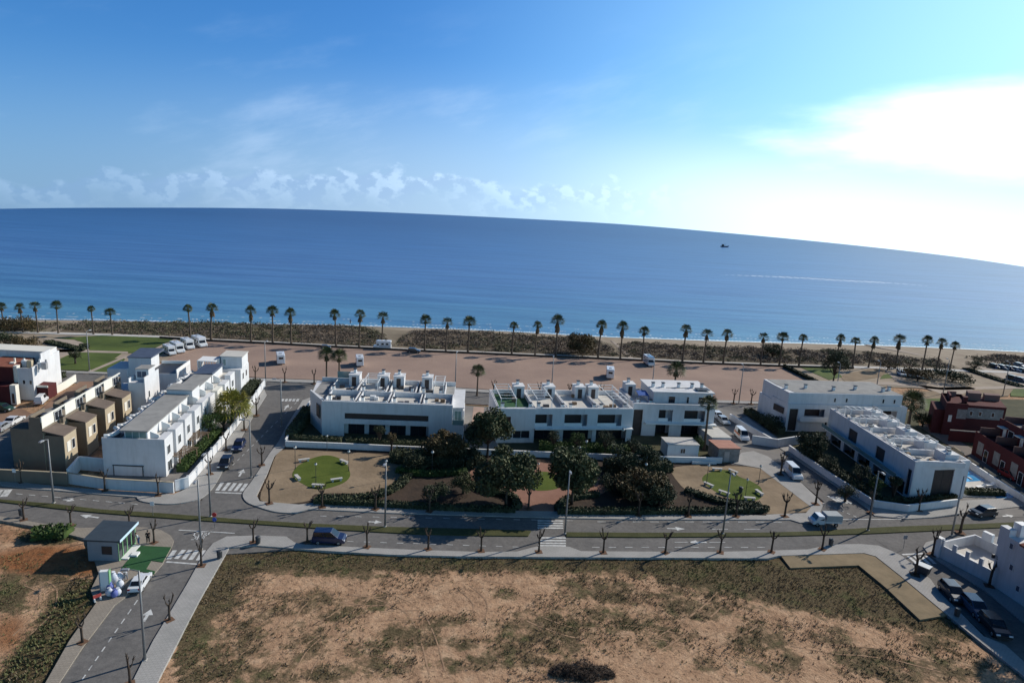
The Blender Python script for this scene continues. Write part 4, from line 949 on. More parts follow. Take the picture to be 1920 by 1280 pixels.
# the cubic house that closes the row
cb = part('end_house', MB().box(4.4, L + .7, 45.0, 52.5, 0, H + .5), fr, th, M_WALLW)
part('end_roof_room', MB().box(5.6, L + .6, 46.8, 52.3, H + .5, H + 3.0).box(4.6, 5.3, 46, 52, H + .5, H + 2.6), fr, th, M_WALLW)
part('flat_roof', MB().box(5.3, L + .8, 46.6, 52.4, H + 3.0, H + 3.15), fr, th, M_DECKL)
fs = Fr(tuple(fr.w(L + .7, 45)), tuple(fr.w(L + .7, 52.5))); fs.n = V((-1, .17, 0)).normalized()
for a in (1.5, 4.5): window(th, fs, a, a + 1.0, 3.4, 4.8, -.01, bars=0)
window(th, fr, 2.0 + 4, 6.6, H + 1, H + 2.4, 46.78, M_GLASSG, bars=0)
b = MB()
for k in range(7): b.box(1.0 + k * .55, 1.12 + k * .55, 44.6, 44.7, 2.6, H + 2.2)
b.box(.9, 5, 44.6, 49, H + 2.2, H + 2.35).box(.9, 1.0, 44.7, 49, 2.6, H + 2.2)
part('louvred_screen', b, fr, th, M_WALLW2)

# --- tan terraced row in front of it
fr = Fr((27, 880), (88, 884)); fr.L = 9.0
fr.n = V((-.155, .985, 0)).normalized(); fr.u = V((.985, .155, 0)).normalized() * 1.0
fr.u = V((1, 0.0, 0))
th = thing('terraced_row', fr.o, 'tan and brown terraced row with cream roof parapets and box shaped dark roofed porches', 'terraced houses')
xb = fr.face(58, 800)[0]; xr = fr.face(86, 800)[0]; zt = fr.face(60, 779)[1]; zl = fr.face(30, 803)[1]; 
b = MB(); b.box(0, xb, 0, 7, 0, zl).box(xb, xr, 0, 27.6, 0, zt - .9).box(0, xb, 7, 27.6, 0, zl - 1)
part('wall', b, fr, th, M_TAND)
part('roof', MB().box(.1, xb - .1, .2, 6.9, zl + .002, zl + .05), fr, th, M_TANROOF)
part('roof', MB().box(xb + .15, xr - .2, .2, 27.4, zt - .895, zt - .85), fr, th, M_DECK)
for k in range(4):
    y0 = k * 6.9
    part('parapet', MB().box(xr - .18, xr + .02, y0, y0 + 3.4, zt - 1.9, zt), fr, th, M_CREAM)
    part('terrace_wall', MB().box(xr - .17, xr - .02, y0 + 3.4, y0 + 6.9, zt - 2.6, zt - 1.9).box(xr - .2, xr + .0, y0 + 3.4, y0 + 6.9, zt - .25, zt - .05), fr, th, M_CREAM)
    fs = Fr(tuple(fr.w(xr, y0)), tuple(fr.w(xr, y0 + 6))); fs.n = V((-1, 0, 0))
    window(th, fs, 3.7, 5.7, zt - 1.85, zt - .4, -.03, bars=1, frame=True)
    part('parapet', MB().box(xb, xb + .15, y0 + .5, y0 + 4.5, zt - .9, zt).box(xb + .15, xr - .2, y0, y0 + .15, zt - .9, zt - .1), fr, th, M_TAND)
    part('side_wall', MB().box(xr + .002, xr + .05, y0, y0 + 6.9, 0, zt - 2.6), fr, th, M_TAN)
    # porch box
    h0 = zt - 2.7 - .15 * (k % 2); px1 = xr + 3.1; py0, py1 = y0 + .15, y0 + 3.9
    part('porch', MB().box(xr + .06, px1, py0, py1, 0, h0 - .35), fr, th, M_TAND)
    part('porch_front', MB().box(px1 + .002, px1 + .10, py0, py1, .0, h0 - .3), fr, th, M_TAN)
    part('porch_roof', MB().prism([(xr + .055, py0 - .15), (px1 + .15, py0 - .15), (px1 + .15, py1 + .15), (xr + .055, py1 + .15)], lambda p: h0 - .35 + (.6 if p[0] < xr + 1 else 0), lambda p: h0 - .15 + (.6 if p[0] < xr + 1 else 0)), fr, th, M_TANROOF)
    fs = Fr(tuple(fr.w(px1 + .1, py0)), tuple(fr.w(px1 + .1, py1))); fs.n = V((-1, 0, 0))
    window(th, fs, .8, 1.7, 3.2, 4.7, -.02, m=M_CREAM, bars=0); window(th, fs, 2.2, 3.0, 3.2, 4.7, -.02, bars=0)
    chimney(th, fr, xr + .5, y0 + 5.0, zt - 2.6, 1.0, .25, M_TAND)
    part('roof_tank', MB().box(xb + .6, xb + 1.9, y0 + 2.0, y0 + 3.2, zt - .84, zt - .3), fr, th, M_DARKM)
part('lean_to', MB().box(-1.5, 0, 4, 24, 0, 4.2).box(-1.6, .0, 3.9, 24.1, 4.2, 4.35), fr, th, M_TAN)

# --- twin white towers behind
fr = Fr((240, 716), (271, 716), 7.6)
fr.u = V((.985, .17, 0)); fr.n = V((-.17, .985, 0))
th = thing('tower_house', fr.o, 'narrow white tower house with a dazzling sunlit side and stepped roof', 'house')
fw = fr.loc(271.5, 716, 7.6)[0]
b = MB(); b.box(0, fw, 0, 7.5, 0, 7.5).box(.6, fw, 2.2, 5.5, 7.5, 9.6).box(fw - .2, fw, 0, 2.2, 7.5, 8.5).box(fw - .2, fw, 5.5, 7.5, 7.5, 8.4).box(0, .2, 0, 7.5, 7.5, 8.3).box(-3.4, -.005, 1.0, 6.5, 0, 5.6)
part('wall', b, fr, th, M_WALLW)
part('roof', MB().box(.5, fw + .1, 2.1, 5.6, 9.6, 9.72), fr, th, M_DECK)
window(th, fr, -2.6, -.8, 3.4, 4.6, 1.0, M_BLUEP, bars=1)
window(th, fr, .9, fw - .4, 8.0, 9.2, 2.18, M_BLUEP, bars=1)
fs = Fr(tuple(fr.w(fw, 0)), tuple(fr.w(fw, 7.5))); fs.n = V((-.985, -.17, 0))
window(th, fs, 1.6, 2.2, 4.0, 5.3, -.01, bars=0)
chimney(th, fr, 1.2, 6.5, 7.5, .9)
fr = Fr((240, 668), (278, 668), 8.6)
fr.u = V((.985, .17, 0)); fr.n = V((-.17, .985, 0))
th = thing('tower_house', fr.o, 'white tower house with blue solar panels across its roof beside the gravel lot', 'house')
fw = fr.loc(284, 668, 8.6)[0]
part('wall', MB().box(0, fw - 1.2, 0, 8, 0, 8.3).box(fw - 1.2, fw, 0, 4.5, 0, 8.3).box(-4.0, -.005, -1.0, 6, 0, 6.0).box(fw + .005, fw + 6.2, -3.0, 6.0, 0, 5.6), fr, th, M_WALLW)
part('solar_panel', MB().prism([(-.2, -.2), (fw + .2, -.2), (fw + .2, 7.5), (-.2, 7.5)], lambda p: 8.32, lambda p: 8.5 + .05 * max(0, p[1])), fr, th, M_BLUEP)
part('roof', MB().box(fw + .2, fw + 6.0, -2.8, 5.8, 5.602, 5.64), fr, th, M_DARKM)
part('parapet', MB().box(fw + 6.0, fw + 6.2, -3.0, 6, 5.65, 6.5).box(fw + .1, fw + 5.95, 5.8, 6, 5.65, 6.3), fr, th, M_WALLW2)

# --- white house at the far left edge and the red houses before it
fr = Fr((0, 687), (60, 690), 7.0)
fr.n = V((-.27, .96, 0)); 
th = thing('house', fr.o, 'white house at the left edge with cluttered roof terrace and tall sunlit side wall', 'house')
fw = fr.L
part('wall', MB().box(-8, fw, 0, 14, 0, 6.2).box(-8, fw - .3, 0, .2, 6.2, 6.9).box(fw - .3, fw, 0, 4.5, 6.2, 7.1).box(fw - .3, fw, 4.5, 9.5, 6.2, 9.0).box(fw - .3, fw, 9.5, 14, 6.2, 7.6), fr, th, M_WALLW)
part('roof_room', MB().box(-8, fw - .31, 8.5, 13.5, 6.2, 8.4), fr, th, M_WALLW)
part('roof', MB().box(-8, fw - .35, .25, 8.4, 6.204, 6.24), fr, th, M_DECK)
part('roof', MB().box(-8.1, fw - .3, 8.3, 13.6, 8.4, 8.55), fr, th, M_CREAM)
for k, (xx, m) in enumerate(((1, M_CREAM), (3, M_WALLW2), (4.6, M_TAN), (6.3, M_WALLW2), (7.6, M_GREYM))): part('terrace_clutter', MB().box(xx, xx + 1.0, 2 + k % 2, 3 + k % 2, 6.25, 7.4 + .3 * (k % 3)).box(xx + .2, xx + .5, 3.5, 3.9, 6.25, 8.0), fr, th, m)
for a in (4.4, 5.8): window(th, fr, a, a + .5, 3.5, 4.3, -.01, bars=0)
fr = Fr((0, 760), (20, 762)); fr.u = V((1, 0, 0)); fr.n = V((-.16, .987, 0))
th = thing('red_house', fr.o, 'dark red house with cream trimmed balconies at the left edge', 'house')
part('wall', MB().box(-6, .8, 4, 12, 0, 7.0), fr, th, M_RED)
part('porch', MB().box(-2.0, 1.7, 1, 3.99, 0, 3.8).box(3.7, 6.9, 5.6, 9, 0, 2.8), fr, th, M_RED)
part('trim', MB().box(.81, 1.6, 4.2, 5.4, 3.0, 7.3), fr, th, M_CREAM); part('porch_column', MB().box(1.71, 2.9, 1, 2.2, 0, 4.1), fr, th, M_CREAM); part('trim', MB().box(3.6, 7.0, 5.4, 5.6, 2.6, 3.0), fr, th, M_CREAM)
part('roof', MB().box(-6.1, .9, 3.9, 12.1, 7.0, 7.15), fr, th, M_ROOFTILE)
window(th, fr, 2.0, 2.6, .3, 2.4, .98, bars=0, name='door')

# --- red brick terraces on the right
fr = Fr((1775, 757), (1816, 760), 7.2)
fr.n = V((.45, .89, 0)).normalized()
th = thing('red_terrace', fr.o, 'dark red terraced house with flat gable end facing the villa pools', 'terraced houses')
fw = fr.L
part('wall', MB().box(0, fw, 0, 10, 0, 7.0).box(-2.2, -.005, .8, 9, 0, 5.6).box(fw + .005, fw + 9, 3.0, 12, 0, 6.6), fr, th, M_RED)
part('parapet', parapet(MB(), 0, fw, 0, 10, 7.0, 7.5).box(fw - 1, fw, 2, 3.5, 7.0, 8.6).box(1, 1.4, 4, 8, 7, 8.4), fr, th, M_RED)
M_PINK = mat('pink render', (0.20, 0.125, 0.11), 0.85, var=0.1, scale=0.5)
part('roof_wall', MB().box(1.2, fw - 1.5, 9.0, 9.6, 7.0, 8.2), fr, th, M_PINK)
part('roof_room', MB().box(fw + 1, fw + 4, 8, 11, 6.6, 8.4), fr, th, M_PINK); part('roof_room', MB().box(fw + 5, fw + 8.5, 9, 11, 6.6, 8.0), fr, th, M_PINK)
window(th, fr, 1.0, 1.6, 3.2, 4.6, -.01, M_CREAM, bars=0)
part('grey_render', MB().box(fw * .55, fw - .05, -.02, -.002, 4.0, 6.2).box(fw + .5, fw + 8.5, 2.95, 2.998, 3.5, 6.0), fr, th, M_STONE)
for a in (1.2, 3.2, 6.0): window(th, fr, fw + a, fw + a + .6, 4.2, 5.2, 2.93, bars=0)
part('porch_wall', MB().box(fw * .2, fw + 6, -5, -4.7, 0, 2.4), fr, th, M_RED)
part('porch_cap', MB().box(fw * .2, fw + 6, -5.05, -4.65, 2.4, 2.6), fr, th, M_STONE)
fr = Fr((1834, 815), (1960, 890), 4.5); fr.n = V((-fr.u.y, fr.u.x, 0)); fr.n = fr.n if fr.n.x > 0 else -fr.n
th = thing('red_terrace', fr.o, 'long dark red terrace stepping to the right edge with pale balcony panels', 'terraced houses')
b = MB(); b.box(-1, 40, 0, 4, 0, 4.5).box(-1, 40, 4.0, 12, 0, 7.6)
part('wall', b, fr, th, M_RED)
part('parapet', MB().box(-1, 40, 4.0, 4.2, 7.6, 8.3).box(-1, 40, 11.8, 12, 7.6, 8.3).box(-1, 40, -.001, .18, 4.5, 5.0), fr, th, M_RED)
part('roof', MB().box(-.9, 39.9, 4.25, 11.7, 7.604, 7.64), fr, th, M_DECK)
M_PINK = bpy.data.materials['pink render']
for k in range(7):
    x0 = k * 5.6
    part('partition', MB().box(x0 - .1, x0 + .1, .2, 3.98, 4.5, 6.2).box(x0, x0 + .15, 4.3, 11.6, 7.65, 9.0), fr, th, M_PINK)
    part('roof_room', MB().box(x0 + .5, x0 + 3.2, 8.2, 11.5, 7.65, 9.9), fr, th, M_PINK)
    window(th, fr, x0 + 1.0, x0 + 1.8, 4.9, 6.6, 3.98, M_CREAM, bars=0); window(th, fr, x0 + 2.6, x0 + 4.2, 4.9, 6.8, 3.98, bars=0)
    part('awning', MB().box(x0 + .6, x0 + 2.4, 2.8, 3.97, 6.9, 7.05), fr, th, M_CREAM)
    part('balcony_panel', MB().box(x0 + .6, x0 + 2.6, -.03, -.002, .8, 3.4), fr, th, M_STONE)
    window(th, fr, x0 + 3.2, x0 + 4.4, .1, 2.4, -.01, bars=0, name='door')
    part('garden_wall', MB().box(x0 + .0, x0 + 3.8, -4.2, -4.0, 0, 1.5), fr, th, M_TAN)

# --- white house at the lower right
fe = Fr((1854, 1095), (1930, 1146))
fe.n = V((-fe.u.y, fe.u.x, 0)); fe.n = fe.n if fe.n.y > 0 else -fe.n
th = thing('house', fe.o, 'white house at the lower right edge with tiled roof and a walled terrace', 'house')
Z = fe.face(1858, 985)[1]
b = MB(); b.box(0, 16, 0, 9, 0, 5.8).prism([(1.2, 0), (16, 0), (16, 9), (1.2, 9)], 5.8, lambda p: 5.9 + (1.2 if p[0] > 2 else 1.6))
b.box(-.2, 1.2, 0, 1.0, 5.8, 8.4).box(-.2, 1.2, 8, 9, 5.8, 8.2)
part('wall', b, fe, th, M_WALLW)
part('chimney', MB().box(.4, 1.5, 1.2, 2.4, 7.0, 9.2), fe, th, M_WALLW2)
part('tiled_roof', MB().prism([(3.0, -.3), (16, -.3), (16, 4.4), (3.0, 4.4)], lambda p: 7.3 + .28 * max(0, p[1]), lambda p: 7.55 + .28 * max(0, p[1])), fe, th, M_ROOFTILE)
part('tiled_roof', MB().prism([(7.5, -3.2), (16, -3.2), (16, -.02), (7.5, -.02)], lambda p: 3.0 + .3 * (p[1] + 3.2), lambda p: 3.2 + .3 * (p[1] + 3.2)), fe, th, M_ROOFTILE)
for a, z in ((1.6, 6.2), (2.2, 3.6), (3.6, 1.5)): window(th, fe, a, a + .45, z, z + .7, -.02, bars=0, m=M_BLUEP)
lamp = part('wall_lamp', MB().box(-.25, .0, -.3, .0, 3.8, 4.3), fe, th, M_DARKM)
ts = Fr((1757, 1044), (1854, 1095)); ts.n = V((-ts.u.y, ts.u.x, 0)); ts.n = ts.n if ts.n.y > 0 else -ts.n
b = MB(); Lt = ts.L
b.box(0, Lt, 0, .25, 0, 2.0).box(0, .25, .25, 7.5, 0, 2.4).box(.25, Lt - .3, 7.25, 7.5, 0, 2.4)
for k in range(4): b.box(k * Lt / 4 + .0, k * Lt / 4 + .5, -.02, .27, 2.0, 2.9)
part('terrace_wall', b, ts, th, M_WALLW)
part('terrace_floor', MB().box(.26, Lt - .02, .26, 7.24, .9, 1.0), ts, th, M_DECKL)
part('terrace_seat', MB().box(2, Lt - 2.5, .3, 1.3, 1.0, 1.55), ts, th, M_WALLW2)
part('gate_pillar', MB().box(-.45, .3, -.3, .45, 0, 3.0), ts, th, M_WALLW2)
for k, xx in enumerate((1.2, 5.2)): part('pillar', MB().box(xx, xx + 1.3, 7.0, 7.6, 2.41, 3.6), ts, th, M_WALLW2)

# --- small sales cabin on the left corner
fr = Fr((166, 1051), (228, 1059))
fr.u = V((.995, .02, 0)).normalized(); fr.n = V((-.11, .99, 0)).normalized()
th = thing('sales_cabin', fr.o, 'small grey cabin with dark pitched roof and glazed green framed front', 'cabin')
fw = fr.face(227, 1058)[0]; D = 4.3
M_CAB = mat('grey cabin panels', (0.27, 0.29, 0.32), 0.7, var=0.08, scale=1.0)
M_GRN = mat('green frame paint', (0.20, 0.42, 0.20), 0.6)
part('wall', MB().box(0, fw, 0, .12, 0, 2.75).box(0, .12, .12, D, 0, 2.6).box(0, fw, D - .12, D, 0, 2.6).box(.13, fw - .2, .13, D - .13, .05, .1), fr, th, M_CAB)
part('roof', MB().prism([(-.35, -.25), (fw + .4, -.25), (fw + .4, D + .25), (-.35, D + .25)], lambda p: 2.76 + .10 * (p[1] > 1), lambda p: 2.95 + .10 * (p[1] > 1)), fr, th, mat('slate roof', (0.045, 0.06, 0.072), 0.6, var=0.15, scale=1))
part('fascia', MB().box(fw + .405, fw + .44, -.25, D + .25, 2.75, 3.1), fr, th, mat('pale blue trim', (0.55, 0.72, 0.82), 0.6))
pwin(th, fr, 193, 1023, 212, 1036, 0.0, m=M_BROWNW, bars=0, fm=M_DARKM)
fs = Fr(tuple(fr.w(fw, 0)), tuple(fr.w(fw, D))); fs.n = -fr.u
b = MB()
for k in range(5): b.box(k * D / 4 - .06 + (.06 if k == 0 else 0), k * D / 4 + .06, -.05, .06, 0, 2.75)
b.box(0, D, -.04, .05, 2.55, 2.74).box(0, D, -.04, .05, 0, .3)
part('shopfront_frame', b, fs, th, M_GRN)
for k in range(4): part('window', MB().box(k * D / 4 + .07, (k + 1) * D / 4 - .07, .0, .03, .31, 2.54), fs, th, M_GLASS)
part('step', MB().box(fw + .06, fw + .9, .4, D - .6, 0.02, .28).box(fw + .9, fw + 1.7, 1.0, 1.9, .02, .45), fr, th, M_WALLW2)
sheet('artificial_lawn', [[(228, 1064), (262, 1022), (321, 1025), (305, 1053), (284, 1050), (274, 1066), (291, 1070), (289, 1075)]], 0.20, M_ART)
# ------------------------------------------------------------------ plants
def leaf_mat(name, c, c2, sc=0.6):
    return mat(name, c, 0.7, c2=c2, scale=sc, detail=3, thr=(0.35, 0.65), spec=0.25)
M_LEAF = leaf_mat('olive leaves', (0.115, 0.125, 0.055), (0.05, 0.06, 0.03))
M_LEAFB = leaf_mat('rusty leaves', (0.15, 0.10, 0.045), (0.075, 0.065, 0.03))
M_LEAFG = leaf_mat('green leaves', (0.075, 0.12, 0.03), (0.035, 0.06, 0.018))
M_LEAFD = leaf_mat('dark leaves', (0.075, 0.085, 0.042), (0.035, 0.045, 0.026))
M_BARK = mat('bark', (0.13, 0.10, 0.075), 0.95, var=0.3, scale=3)
M_BARKD = mat('dark bark', (0.085, 0.065, 0.052), 0.95, var=0.3, scale=3)
M_PALMT = mat('palm trunk', (0.14, 0.105, 0.08), 0.95, var=0.3, scale=4)
M_PALML = leaf_mat('palm leaves', (0.085, 0.105, 0.04), (0.05, 0.062, 0.028), 1.0)
M_PALMY = leaf_mat('yellow palm leaves', (0.34, 0.27, 0.04), (0.13, 0.15, 0.03), 0.5)
M_DEADF = mat('dead fronds', (0.15, 0.105, 0.065), 0.95, var=0.3, scale=3)
M_SCRUB = leaf_mat('dry scrub', (0.24, 0.18, 0.135), (0.15, 0.115, 0.09), 0.10)
M_SCRUBG = leaf_mat('green scrub', (0.17, 0.15, 0.085), (0.11, 0.105, 0.062), 0.15)
ORD = ['first', 'second', 'third', 'fourth', 'fifth', 'sixth', 'seventh', 'eighth', 'ninth', 'tenth', 'eleventh', 'twelfth', 'thirteenth', 'fourteenth', 'fifteenth', 'sixteenth', 'seventeenth', 'eighteenth', 'nineteenth', 'twentieth']
ORD += ['twenty-' + o for o in ORD[:9]] + ['thirtieth'] + ['thirty-' + o for o in ORD[:9]]
def lerp_line(pts, x):
    for a, b in zip(pts, pts[1:]):
        if a[0] <= x <= b[0]: return a[1] + (b[1] - a[1]) * (x - a[0]) / (b[0] - a[0])
    return pts[0][1]
def stand(xt, yt, yb):
    "ground point on pixel row yb whose vertical passes pixel (xt, yt); returns point and height"
    xb = xt
    for _ in range(12):
        h = hgt(xb, yb, yt); g = G(xb, yb); xb += xt - PX(g + V((0, 0, h)))[0]
    return G(xb, yb), hgt(xb, yb, yt)

def palm_meshes(h, r, nf, seed, lm, dead=True, skirt=1.0, droop=1.0):
    rn = random.Random(seed); random.seed(seed)
    t = MB(); bend = rn.uniform(-.55, .55)
    zs = [0, .15, .6, h * .5, h * .85, h]
    t.tube([(bend * (z / h) ** 2, 0, z) for z in zs], [.42, .34, .27, .2, .2, .26], 9)
    for k in range(int(h / .55)): t.tube([(bend * ((k + 1) * .55 / h) ** 2, 0, (k + 1) * .55), (bend * ((k + 1) * .55 / h) ** 2, 0, (k + 1) * .55 + .06)], [.245 - .04 * min(1, k / 8)] * 2, 9, True)
    c = MB(); top = V((bend, 0, h))
    for k in range(nf):
        el = math.asin(max(-1, 1 - 1.45 * (k + .5) / nf)) * .98 + .12 ; a = k * 2.399963 + rn.uniform(-.3, .3)
        d = V((math.cos(a) * math.cos(el), math.sin(a) * math.cos(el), math.sin(el)))
        side = d.cross(V((0, 0, 1))); side = side.normalized() if side.length > .1 else V((1, 0, 0))
        upv = side.cross(d).normalized()
        pl = r * rn.uniform(.40, .54) * (1.12 if el > .8 else 1)
        p1 = top + d * pl + V((0, 0, -.08))
        c.add([top - side * .03, top + side * .03, p1 + side * .02, p1 - side * .02], [(0, 1, 2, 3)])
        fl = r * rn.uniform(.5, .66)
        nb = 9
        for j in range(nb):
            q = (j / (nb - 1) - .5) * 2.5
            dd = (d * math.cos(q) + side * math.sin(q)).normalized()
            wv = dd.cross(upv).normalized() * .085
            m1 = p1 + dd * fl * .6 + upv * .05
            tip = p1 + dd * fl * (1.05 - .12 * abs(q)) + V((0, 0, -.22 * droop * fl * (.5 + .6 * rn.random())))
            c.add([p1, m1 - wv, tip, m1 + wv], [(0, 1, 2, 3)])
    out = [('trunk', t.mesh('trunk', M_PALMT, True)), ('crown', c.mesh('crown', lm))]
    if dead:
        s = MB()
        for k in range(int(26 * min(1.4, skirt))):
            a = k * 2.399 ; l = rn.uniform(.7, 1.5) * skirt; rr = rn.uniform(.35, .75)
            p = V((bend + .15 * math.cos(a), .15 * math.sin(a), h - .1)); e = V((bend + rr * math.cos(a), rr * math.sin(a), h - l)); w = V((-math.sin(a), math.cos(a), 0)) * .22
            s.add([p - w * .4, p + w * .4, e + w, e - w], [(0, 1, 2, 3)])
        out.append(('dead_fronds', s.mesh('dead_fronds', M_DEADF)))
    return out
def put(kind, meshes, loc, label, cat, group, rz=0, sc=1.0):
    t = thing(kind, loc, label, cat, group, rz)
    t.scale = sc if isinstance(sc, tuple) else (sc, sc, sc)
    for n, me in meshes: inst(n, me, t)
    return t
PV = [palm_meshes(8.6 + .3 * (s % 3), r_, nf_, s, M_PALML, True, sk_, dr_) for s, r_, nf_, sk_, dr_ in ((1, 1.95, 36, 1.0, 1.0), (2, 1.75, 30, 1.9, 1.6), (3, 2.15, 40, .7, .6), (4, 1.85, 26, 1.4, 1.2), (5, 2.05, 34, 2.2, .8), (6, 1.6, 28, .5, 1.8), (7, 2.0, 24, 1.2, .4))]
ROW = [(2, 568), (38, 569), (66, 567), (104, 564), (171, 571), (207, 578), (354, 568), (393, 571), (469, 577), (510, 575), (545, 581), (630, 581), (674, 581), (717, 586), (798, 591), (838, 597), (880, 594), (963, 601), (1007, 604), (1047, 594), (1127, 602), (1169, 606), (1210, 614), (1287, 609), (1326, 619), (1364, 617), (1434, 625), (1470, 623), (1507, 624), (1575, 628), (1608, 630), (1638, 632), (1689, 631), (1741, 630), (1767, 634), (1791, 641)]
for k, (x, yt) in enumerate(ROW):
    yb = lerp_line(PROM_N, x) + 2.4
    p, h = stand(x, yt, yb)
    put('palm_tree', PV[(k * 3 + k // 5) % 7], (p.x, p.y, .1), '%s fan palm from the left in the promenade row before the sea' % ORD[k], 'palm tree', 'fan palms along the promenade', random.random() * 6, (h / 10.3 * random.uniform(.88, 1.12), h / 10.3 * random.uniform(.88, 1.12), h / 10.4))
BIGP = palm_meshes(7.0, 2.4, 44, 9, M_PALML, True)
for x, yt, yb, l in ((612, 652, 717, 'big palm of a pair, left of the two, behind the west villa roof'), (636, 655, 718, 'big palm of a pair, right of the two, behind the west villa roof'),
                     (897, 684, 742, 'lone palm by the road in the gap between two villa blocks'), (1270, 678, 752, 'palm rising behind the roof of the penthouse villa'),
                     (1332, 744, 842, 'tall slender palm before the penthouse villa beside the small grey kiosk'), (1714, 738, 800, 'dark bushy palm at the right end of the rear villa block')):
    p, h = stand(x, yt, yb)
    if x == 1332: put('palm_tree', palm_meshes(9.2, 2.0, 40, 21, M_PALML, False), p, l, 'palm tree', None, 1, h / 10.6)
    elif x == 1714: put('palm_tree', palm_meshes(4.0, 2.3, 60, 22, M_PALML, True), p, l, 'palm tree', None, 1, h / 5.6)
    else: put('palm_tree', BIGP, p, l, 'palm tree', None, x, h / 8.9)
p, h = stand(434, 738, 800); put('palm_tree', palm_meshes(2.6, 2.6, 64, 33, M_PALMY, False, 1.0, 1.4), p, 'yellowing feathery palm in the garden of the white terraced row', 'palm tree', None, 0, h / 4.4)
gp = G(1868, 1266); hp = 8.0
gp = gp + V((math.sin(SUN_AZ), math.cos(SUN_AZ), 0)) * hp / math.tan(SUN_EL)
put('palm_tree', BIGP, (gp.x, gp.y, 0), 'palm just outside the lower right corner throwing its round shadow in', 'palm tree', None, 0, hp / 8.0)

def tree_meshes(h, r, seed, lm, n=2600, ls=.30, squash=.8, bm=None, base=.3, gap=.5):
    rn = random.Random(seed); random.seed(seed)
    t = MB(); th_ = h * base
    t.tube([(0, 0, -.1), (.05, 0, th_ * .5), (.0, .05, th_)], [.28, .2, .17], 7)
    c = MB(); cz = h - r * squash
    K = 15
    cl = []
    for k in range(K):
        a = k * 2.4; e = rn.uniform(-.55, 1.0); q = rn.uniform(.45, .78) * r
        cl.append((V((math.cos(a) * q * math.cos(e), math.sin(a) * q * math.cos(e), cz + math.sin(e) * q * squash)), rn.uniform(.28, .46) * r))
        t.tube([(0, 0, th_ * .9), tuple(V((0, 0, th_)).lerp(cl[-1][0], .5) + V((0, 0, .1))), tuple(cl[-1][0])], [.1, .07, .03], 5, False)
    for i in range(n):
        p, q = cl[i % K]
        d = V((rn.gauss(0, 1), rn.gauss(0, 1), rn.gauss(0, 1))).normalized() * q * (rn.random() ** .4)
        c.leaf((p.x + d.x, p.y + d.y, max(.25, p.z + d.z * squash)), ls * rn.uniform(.6, 1.3))
    return [('trunk', t.mesh('trunk', bm or M_BARKD, True)), ('crown', c.mesh('crown', lm))]
def ctree(x, yt, yb, wpx, label, lm=M_LEAF, seed=0, n=3000, base=.3, ls=.19, cat='tree', kind='park_tree'):
    p, h = stand(x, yt, yb)
    dist = (p - CC).length
    r = wpx / 2 / FPX * dist
    return put(kind, tree_meshes(h, r, seed, lm, int(n * 1.5), ls * min(1.2, max(.5, r / 4)), min(.9, h * .55 / r), base=base), (p.x, p.y, .08), label, cat, None, seed)
ctree(955, 836, 952, 122, 'dark evergreen tree left of the lawn disc on the red paving', M_LEAF, 3, 9000, ls=.2)
ctree(1080, 842, 946, 108, 'dark evergreen tree right of the lawn disc on the red paving', M_LEAF, 4, 9000, ls=.2)
ctree(918, 768, 858, 92, 'tall olive green tree at the corner of the garden wall between villas', M_LEAF, 5, 7500, ls=.2)
ctree(836, 806, 866, 80, 'rusty leaved tree against the strip window villa', M_LEAFB, 6, 5000, .25, .2)
ctree(876, 830, 868, 52, 'dark tree squeezed between the rusty tree and the tall olive tree', M_LEAFD, 7, 2400)
ctree(870, 884, 926, 52, 'low grey green tree left of the red paving', M_LEAF, 8, 2200, .2)
ctree(818, 902, 942, 62, 'wide dark tree at the pavement edge of the park', M_LEAFD, 9, 2600, .25)
ctree(1216, 832, 886, 56, 'dark tree before the small white garden house', M_LEAFD, 10, 2600)
ctree(1168, 838, 890, 70, 'broad dark tree before the loggia villa garden', M_LEAFD, 11, 3000)
ctree(1205, 878, 930, 110, 'spreading brownish tree between the red paving and the right sand area', M_LEAFB, 12, 6000, .25, .2)
ctree(1240, 905, 948, 66, 'low dark tree behind the long right hedge', M_LEAFD, 13, 2600, .2)
ctree(1527, 806, 862, 62, 'dark leafy tree at the corner of the tall end window villa', M_LEAFD, 14, 3000)
ctree(1312, 818, 850, 26, 'small round tree beside the tall slender palm', M_LEAFG, 15, 900, .45)
ctree(1092, 620, 665, 62, 'big rusty bush tree in the dunes behind the promenade', M_LEAFB, 16, 3200, .1)
ctree(1572, 655, 716, 48, 'dark twiggy tree at the corner of the gravel lot', M_LEAFD, 17, 2200, .2)
ctree(1452, 642, 668, 42, 'dark rounded bush tree in the right dunes', M_LEAFD, 18, 1600, .1)
ctree(139, 655, 682, 20, 'dark round clipped tree on the seafront lawn', M_LEAFD, 19, 900, .35)
ctree(25, 592, 622, 70, 'brownish tree in the seafront park at the left edge', M_LEAFB, 20, 2200, .15)
ctree(45, 628, 655, 44, 'olive shrub tree in the seafront park bed', M_LEAFB, 21, 1400, .1)
ctree(10, 622, 652, 40, 'dark tree in the seafront park at the far left edge', M_LEAFD, 22, 1600, .2)
ctree(1735, 770, 800, 40, 'dark bush tree beside the red terraced house', M_LEAFD, 23, 1500, .1)
ctree(1830, 676, 694, 26, 'small dark tree beside the seafront car park', M_LEAFD, 24, 900, .2)
ctree(1668, 672, 694, 0.1 + 30, 'bare brown tree by the seafront plaza', M_LEAFB, 25, 800, .2)
ctree(1725, 688, 714, 60, 'wide brownish tree on the seafront plaza', M_LEAFB, 26, 1500, .15)
ctree(1790, 690, 716, 60, 'wide dark tree on the seafront plaza beside the wedge lawn', M_LEAFD, 27, 1500, .15)
ctree(735, 810, 852, 22, 'small bare reddish tree before the strip window villa', M_LEAFB, 28, 500, .4)
